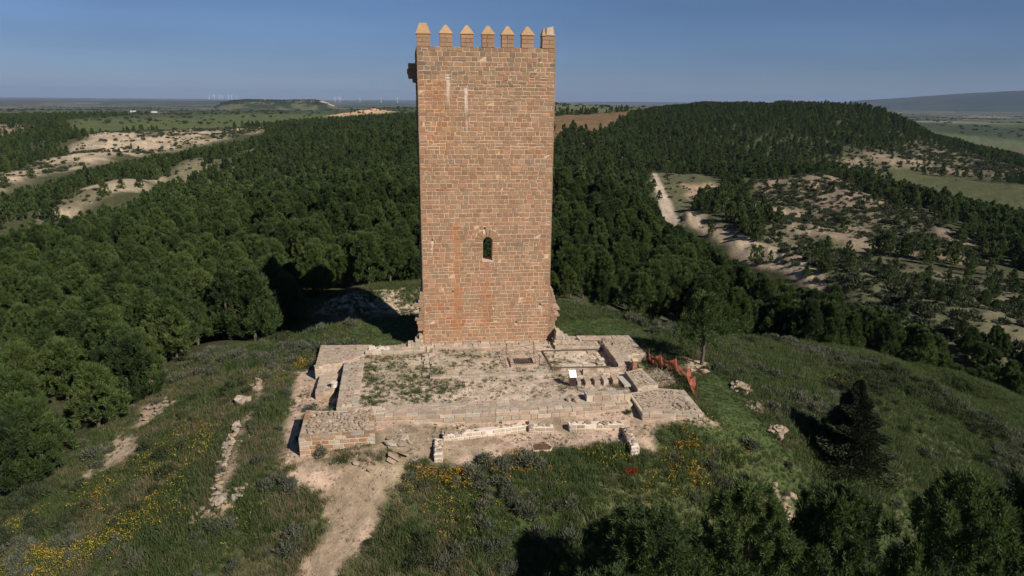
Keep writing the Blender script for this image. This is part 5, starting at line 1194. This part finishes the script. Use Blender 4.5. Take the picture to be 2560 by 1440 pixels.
# trees that stand apart
BIG = []
for k in range(3):
    h = (12.5, 13.5, 11.5)[k]; me, C = crown_mesh('crown', M['pine'], h, (3.3, 3.6, 3.2)[k], 420, 110, .24, .032, base=.34, top_r=(.22, .18, .24)[k], clump=.66, spire=(.42, .40, .36)[k], upb=.3); BIG.append((me, trunk_mesh(h * .9, .2, C, 0, 12)))
def big_pine(label, u, v, r, k, sxy=1.0):
    p = at_r(u, v, r); g = h1(p[0], p[1]); s = (p[2] - g) / (13.0, 14.0, 12.0)[k]      # the sight line names the tree's top
    o = empty('pine_tree', (p[0], p[1], g - .1), random.uniform(0, 6.28)); w = sxy * .86; o.scale = (w, w, s); tag(o, label, 'tree', 'foreground pines')
    obj('crown', BIG[k][0], o); obj('trunk', BIG[k][1], o); print('big', round(float(s), 2), round(g, 1))
big_pine('broad pine in the right foreground, leftmost of the foreground group', 1640, 1275, 27.0, 2)
big_pine('broad dark pine in the right foreground with its top beside the yellow flowers', 1885, 1195, 29.5, 1, .9)
big_pine('rounded pine in the right foreground just below the pointed conifer', 2120, 1205, 31, 0, .95)
big_pine('large pine at the lower right corner casting a shadow on the slope', 2440, 1165, 32, 1, .95)
big_pine('pine cut off by the right edge of the picture', 2640, 1160, 35, 0, 1)
big_pine('pine whose top just shows at the bottom edge, leftmost of the foreground', 1530, 1425, 24, 0, 1.0)
# the pointed conifer
def fir_mesh(h, rad, n):
    f = R2.random(n) ** .75; z = h * (.04 + .96 * f); a = R2.random(n) * 6.28
    tier = .80 + .20 * np.cos(f * 34 + 2.0 * np.sin(a * 2))
    rr = rad * (1 - f) ** .85 * tier * (1 + .12 * np.sin(a * 5 + f * 9)) * (R2.random(n) ** .28)
    p = np.stack([rr * np.cos(a), rr * np.sin(a), z], 1); out = np.stack([np.cos(a), np.sin(a), .35 + 0 * a], 1) + R2.normal(size=(n, 3)) * .28; out /= np.linalg.norm(out, axis=1)[:, None]
    k = .7 + .6 * R2.random(n); V, F = leaf_tris(p - out * .12, out, .24 * k, .045 * k); return mesh_np('crown', V, F, M['fir'], False, {'shade': np.repeat(R2.random(n), 3)})
p = ground_at(2118, 1178); o = empty('fir_tree', (p[0], p[1], p[2] - .1)); print('fir', p); tag(o, 'dark pointed conifer standing alone on the grassy right slope', 'tree')
obj('crown', fir_mesh(7.0, 3.6, 42000), o); obj('trunk', trunk_mesh(6.8, .17), o)
# the small pine behind the net
V, F, sh, C = pine_crown(6.0, 2.2, 130, 70, .30, .034, base=.34, top_r=.25, clump=.62, spire=.6)
p = ground_at(1752, 912); o = empty('pine_tree', (p[0], p[1], p[2] - .1)); tag(o, 'single open crowned pine with bare trunk behind the orange net', 'tree')
obj('crown', mesh_np('crown', V, F, M['pine'], False, {'shade': sh}), o); obj('trunk', trunk_mesh(5.4, .17, C, 0, 10), o)
for u, v, r, s, l in ((640, 855, 62.5, 1.18, 'tall pine with visible trunk at the left end of the ditch'), (430, 905, 60, 1.12, 'bushy pine at the edge of the left wood above the loose stones'), (330, 1010, 55, 1.05, 'pine at the left wood edge directly above the scatter of squared stones'), (250, 1075, 51, 1.0, 'low spreading pine at the left wood edge beside the bare scree'), (110, 1190, 45, 1.05, 'pine at the left edge of the picture, lowest of the left wood'), (30, 1120, 48, 1.15, 'dense pine by the left picture border, above the lowest one')):
    p = ground_at(u, v); cm, tm, h = NEAR[random.randrange(7)]; o = empty('pine_tree', (p[0], p[1], p[2] - .1), random.uniform(0, 6)); o.scale = (s, s, s); tag(o, l, 'tree', 'pines at the edge of the left wood'); obj('crown', cm, o); obj('trunk', tm, o)

# ------------------------------------------------------------------ low growth
def region(n, r0, r1, a0=-44, a1=44):
    r = np.sqrt(R2.random(n) * (r1 * r1 - r0 * r0) + r0 * r0); a = RAD(a0) + RAD(a1 - a0) * R2.random(n); return r * np.sin(a), r * np.cos(a)
def bare(x, y):
    m = np.zeros(len(x))
    for P in [WEST_SOIL, SOUTH_SOIL, PATH]: m = np.maximum(m, poly_mask(P, x, y, .5, 1.3 if P is PATH else .8, 2.0))
    for P in [STRIP_SOIL] + SCREE: m = np.maximum(m, .85 * poly_mask(P, x, y, .5, 1.0, 2.5))
    return m
def blocked(x, y):
    lx, ly = WL(x, y); b = (lx > -.3) & (lx < 11.2) & (ly > -1.4) & (ly < 8.5)
    for P in (SWB, SEB, NEB, [(-5.95, -11.6), (-4.4, -11.5), (-4.7, -2), (-6.3, -3.4)], [(-3.2, -13.1), (14.3, -13.1), (14.3, -11.3), (-3.5, -11.3)], [(-8.4, -4.3), (-6.3, -3.4), (-4.8, -2), (-4.3, .6), (-8.7, .8)], [(14.7, -11.2), (16.8, -10.6), (16.0, -2.2), (14.7, -2.2)], [(1.1, -15.3), (6.7, -14.4), (13, -15.1), (13.2, -14.4), (6.6, -13.8), (1.1, -14.6)], [(6.4, -5.9), (9, -5.9), (9, -3.2), (6.4, -3.2)], [(-8, -7.6), (-6.3, -7.5), (-6.3, -3.5), (-8, -4)]):
        P = np.array(P); b |= poly_sd(P, lx, ly) > -.05
    return b
LAWN = [PZ((1385,795,0),(1560,790,0),(1640,815,-.2),(1625,870,-.2),(1440,840,0),(1385,850,0)), PZ((830,860,-.2),(900,810,0),(1045,800,0),(1045,872,0),(940,870,0)), PZ((1730,970,-.4),(1800,950,-.8),(1880,1030,-1.2),(1960,1130,-2.4),(1800,1120,-1.2),(1640,1075,-.9),(1790,1060,-.5))]
def lawn(x, y):
    m = np.zeros(len(x))
    for P in LAWN: m = np.maximum(m, poly_mask(P, x, y, .8, .6))
    return m
x, y = region(215000, 23, 98)
inside = poly_mask(HILLTOP, x, y, .5) > .5; x, y = x[inside], y[inside]
b = bare(x, y); inn = poly_mask(INNER, x, y, .2); lw = lawn(x, y); hl = poly_mask(HOLE, x, y, .3); dt = poly_mask(DITCH, x, y, .5)
lx, ly = WL(x, y)
spot = sstep(.52, .66, fbm(x, y, 2.0, 4, 31)); leftfloor = np.maximum(np.clip(1 - (lx - 2.0) / 4.5, 0.12, 1), .5 * (lx > 9.5))
pr = (1 - b) * (1 - inn) + b * (.07 + spot * .46) + inn * (.10 + sstep(.44, .60, .5 * fbm(x, y, 3.0, 4, 31) + .5 * fbm(x, y, 1.1, 3, 81))) * 1.5 * leftfloor
pr *= (1 - hl) * (1 - .7 * dt) * (1 - .0 * lw)
k = (R2.random(len(x)) < pr) & ~blocked(x, y); x, y, lw, inn, b = x[k], y[k], lw[k], inn[k], b[k]; z = H(x, y)
n1 = fbm(x, y, 5, 4, 131); n2 = fbm(x, y, 2.2, 3, 141); q = R2.random(len(x))
dry = q < .06 + .62 * sstep(.52, .70, n1) * (1 - lw) * (1 - .6 * (x > 14)) + .30 * (b + .6 * inn).clip(0, 1)
sz = (.55 + .75 * R2.random(len(x))) * (.45 + 1.15 * n2 ** 1.3) * (1 - .62 * lw) * (1 - .62 * b) * (1 - .45 * inn)
g = ~dry
scatter('grass', GRASS, np.stack([x, y, z], 1)[g], sz[g]); scatter('dry_grass', STRAW, np.stack([x, y, z], 1)[dry], sz[dry])
print('grass', len(x))
# small stones over the bare earth
x, y = region(60000, 24, 66); mb_ = np.maximum(bare(x, y), poly_mask(INNER, x, y, .2)); k = (R2.random(len(x)) < mb_ * (.10 + .8 * sstep(.45, .7, fbm(x, y, 1.8, 3, 191)))) & ~blocked(x, y); x, y = x[k], y[k]
scatter('pebbles', ROCKS, np.stack([x, y, H(x, y) + .005], 1), .028 + .085 * R2.random(len(x)) ** 4)
# flowers
def flowers(name, meshes, polys, dens, s0, s1, thr=.5, sc=2.5, seed=151):
    xs, ys = region(60000, 24, 70); m = np.zeros(len(xs))
    for P, d in polys: m = np.maximum(m, d * poly_mask(P, xs, ys, 1.2, 1.2, 3))
    m *= sstep(thr - .06, thr + .1, fbm(xs, ys, sc, 4, seed)) * (1 - bare(xs, ys)) * (1 - poly_mask(INNER, xs, ys, .3)); k = (R2.random(len(xs)) < m * dens) & ~blocked(xs, ys)
    xs, ys = xs[k], ys[k]; zs = H(xs, ys); scatter(name, meshes, np.stack([xs, ys, zs], 1), s0 + (s1 - s0) * R2.random(len(xs)))
    print(name, len(xs))
FY = [(PZ((-50,1440,-6.5),(-50,1280,-7),(150,1230,-6),(330,1150,-4.6),(560,1030,-2.3),(540,1200,-2.2),(420,1330,-4),(230,1400,-5)), .55), (PZ((-50,1480,-6.5),(-50,1310,-7),(180,1310,-6),(240,1380,-5.2),(130,1480,-6)), 2.2), (PZ((150,1330,-6),(300,1250,-5),(480,1230,-3),(470,1300,-3.6),(300,1400,-4.8),(180,1420,-5.6)), 1.1),
      (PZ((1000,1200,-1.7),(1300,1170,-1.5),(1650,1130,-1.6),(1950,1130,-3),(1980,1250,-4),(1800,1320,-4.5),(1400,1330,-2.8),(1000,1350,-2.6)), .6), (PZ((590,1250,-2.3),(700,1000,-1.2),(840,850,-.3),(700,860,-1.2),(640,1000,-1.5),(590,1150,-2)), .5), (PZ((2050,950,-3.5),(2200,930,-5),(2200,1000,-5),(2080,1000,-4)), .35),
      (PZ((600,1280,-2.5),(740,1290,-2.2),(730,1440,-3),(560,1440,-3.5)), .4)]
flowers('yellow_flowers', FLOW, FY, .42, .6, 1.15, .47, 3.0)
FO = [(PZ((1120,1190,-1.6),(1190,1165,-1.5),(1240,1190,-1.6),(1200,1225,-1.8),(1130,1240,-1.9),(1060,1220,-1.8),(1060,1200,-1.7)), 1), (PZ((1255,1165,-1.5),(1310,1155,-1.45),(1330,1185,-1.6),(1270,1190,-1.65)), 1), (PZ((1640,1205,-2.6),(1730,1195,-2.8),(1740,1240,-3),(1650,1250,-2.9)), .6), (PZ((330,1285,-4.4),(360,1280,-4.3),(362,1305,-4.4),(335,1308,-4.5)), .9), (PZ((200,1240,-5.6),(260,1225,-5.3),(265,1250,-5.4),(210,1265,-5.6)), .5), (PZ((740,905,-.7),(790,895,-.5),(795,915,-.5),(745,925,-.7)), .8), (PZ((0,1400,-6.4),(110,1380,-6),(120,1440,-6),(0,1460,-6.5)), .6)]
flowers('orange_flowers', FLOWO, FO, .8, .7, 1.1, .42, 1.5, 161)
p = ground_at(1580, 1200); xs = p[0] + R2.normal(size=14) * .22; ys = p[1] + R2.normal(size=14) * .14
scatter('red_poppies', POPPY, np.stack([xs, ys, H(xs, ys)], 1), .7 + .3 * R2.random(14))
# shrubs: the larger ones one by one, the rest as undergrowth
xs, ys = region(17000, 24, 74); m = (poly_mask(HILLTOP, xs, ys, .5) > .5) * (1 - bare(xs, ys)) * (1 - poly_mask(INNER, xs, ys, .5)) * (1 - lawn(xs, ys)) * (1 - poly_mask(DITCH, xs, ys, .5)) * (1 - poly_mask(HOLE, xs, ys, .5))
cl = sstep(.47, .62, fbm(xs, ys, 6, 4, 171)); k = (R2.random(len(xs)) < m * (.05 + .75 * cl)) & ~blocked(xs, ys); xs, ys = xs[k], ys[k]; zs = H(xs, ys)
ss = (.5 + .9 * R2.random(len(xs)) ** 2) * (.8 + .4 * fbm(xs, ys, 6, 3, 175)); ix = np.where(fbm(xs, ys, 8, 3, 177) > .52, R2.integers(3, 6, len(xs)), R2.integers(0, 3, len(xs)))
us, vs, ws = uv_of(xs, ys, zs + .3); vis = (us > 0) & (us < 2560) & (vs < 1440); od = np.argsort(np.where(vis, ws / ss, 1e9))[:170]; ow = np.zeros(len(xs), bool); ow[od] = True
for i in od:
    side = 'left of the path' if us[i] < 760 else 'on the right hand slope' if us[i] > 1750 else 'before the ruins'
    kind_ = 'pale grey green' if ix[i] < 3 else 'dark green'
    o = bpy.data.objects.new('shrub', SHRUB[ix[i]]); link(o); o.location = (xs[i], ys[i], zs[i] - .03); o.rotation_euler = (0, 0, random.uniform(0, 6.28)); o.scale = (ss[i], ss[i], ss[i] * random.uniform(.8, 1.2))
    tag(o, 'low %s shrub among the grass %s' % (kind_, side), 'shrub', '%s shrubs %s' % (kind_, side))
scatter('undergrowth', SHRUB, np.stack([xs, ys, zs - .03], 1)[~ow], ss[~ow], ix[~ow]); print('shrubs', len(xs))
# scrub over the banks, the badland hill and the open slopes
def scrub(P, sp, lo, hi, s0, s1, thr, sc, seed):
    P = np.array(P); x0, y0 = P.min(0); x1, y1 = P.max(0); n = int((x1 - x0) * (y1 - y0) / (sp * sp)); x = x0 + (x1 - x0) * R2.random(n); y = y0 + (y1 - y0) * R2.random(n)
    m = poly_mask(P, x, y, 2) * (lo + (hi - lo) * sstep(thr - .06, thr + .06, fbm(x, y, sc, 4, seed))); k = R2.random(n) < m; return x[k], y[k], s0 + (s1 - s0) * R2.random(k.sum()) ** 2
A = [scrub(BADHILL, 1.55, .28, .95, .5, 1.7, .46, 16, 72), scrub(SCRUB_R, 1.5, .35, .9, .5, 1.7, .44, 16, 72), scrub(PALE_R, 3.2, .3, .9, .7, 2.5, .45, 16, 72), scrub(BAND_A, 3.0, .10, .85, .6, 1.9, .47, 22, 71), scrub(BAND_B, 3.0, .04, .5, .4, 1.2, .53, 22, 71),
     scrub(TRACK_AREA, 2.4, .05, .5, .4, 1.2, .52, 10, 73), scrub(GULLY, 2.6, .02, .22, .4, 1.2, .55, 8, 74), scrub(DARK_R, 4, .3, .8, .8, 2, .5, 20, 75), scrub(FAR_BARE, 6, .1, .7, 1, 2.6, .5, 30, 76), scrub(PLATEAU_L, 22, .15, .9, 1.2, 4.0, .56, 90, 77), scrub(PLATEAU_R, 20, .1, .6, 1.2, 3.6, .56, 90, 78), scrub(MOUND, 9, .1, .6, 1, 3, .5, 30, 79), scrub(FIELD_R, 9, .02, .3, .4, .9, .6, 30, 80)]
A = np.concatenate([np.stack(a, 1) for a in A]); trk = np.maximum(poly_mask(TRACK_R, A[:, 0], A[:, 1], 1), poly_mask(TRACK_L, A[:, 0], A[:, 1], 2)); A = A[trk < .3]
scatter('scrub', BUSH, np.stack([A[:, 0], A[:, 1], H(A[:, 0], A[:, 1]) - .1], 1), A[:, 2]); print('scrub', len(A))
# thickets and lines of trees out on the plain
x, y = region(9000, 1300, 7000, -42, 42); m = sstep(.55, .62, fbm(x, y, 420, 4, 12)) * .9 + .04; k = R2.random(len(x)) < m; x, y = x[k], y[k]
scatter('distant_trees', BUSH, np.stack([x, y, H(x, y) - .3], 1), 3 + 5 * R2.random(len(x)), flat=.7)
mv = np.empty(len(MESA.data.vertices) * 3); MESA.data.vertices.foreach_get('co', mv); mv = mv.reshape(-1, 3); mv = mv[mv[:, 2] > np.percentile(mv[:, 2], 62)]
mv = mv[R2.integers(0, len(mv), 1500)] + R2.normal(size=(1500, 3)) * np.array([4, 14, 0]) - np.array([0, 0, 1.2])
scatter('distant_trees', BUSH, mv, 3 + 4 * R2.random(1500), flat=.7)

# ------------------------------------------------------------------ the air
hz_ = MB(); hz_.box(-31500, 31500, -31500, 31500, -130, 330)
hm, hn = new_mat('air'); ho = hn.nodes.new('ShaderNodeOutputMaterial'); pv = hn.nodes.new('ShaderNodeVolumePrincipled')
pv.inputs['Color'].default_value = (.36, .50, .78, 1); pv.inputs['Density'].default_value = HAZE; pv.inputs['Anisotropy'].default_value = 0.0
hn.links.new(pv.outputs[0], ho.inputs['Volume'])
if HAZE > 0: tag(obj('haze', mesh_np('haze', hz_.V, hz_.F, hm)), kind='stuff')
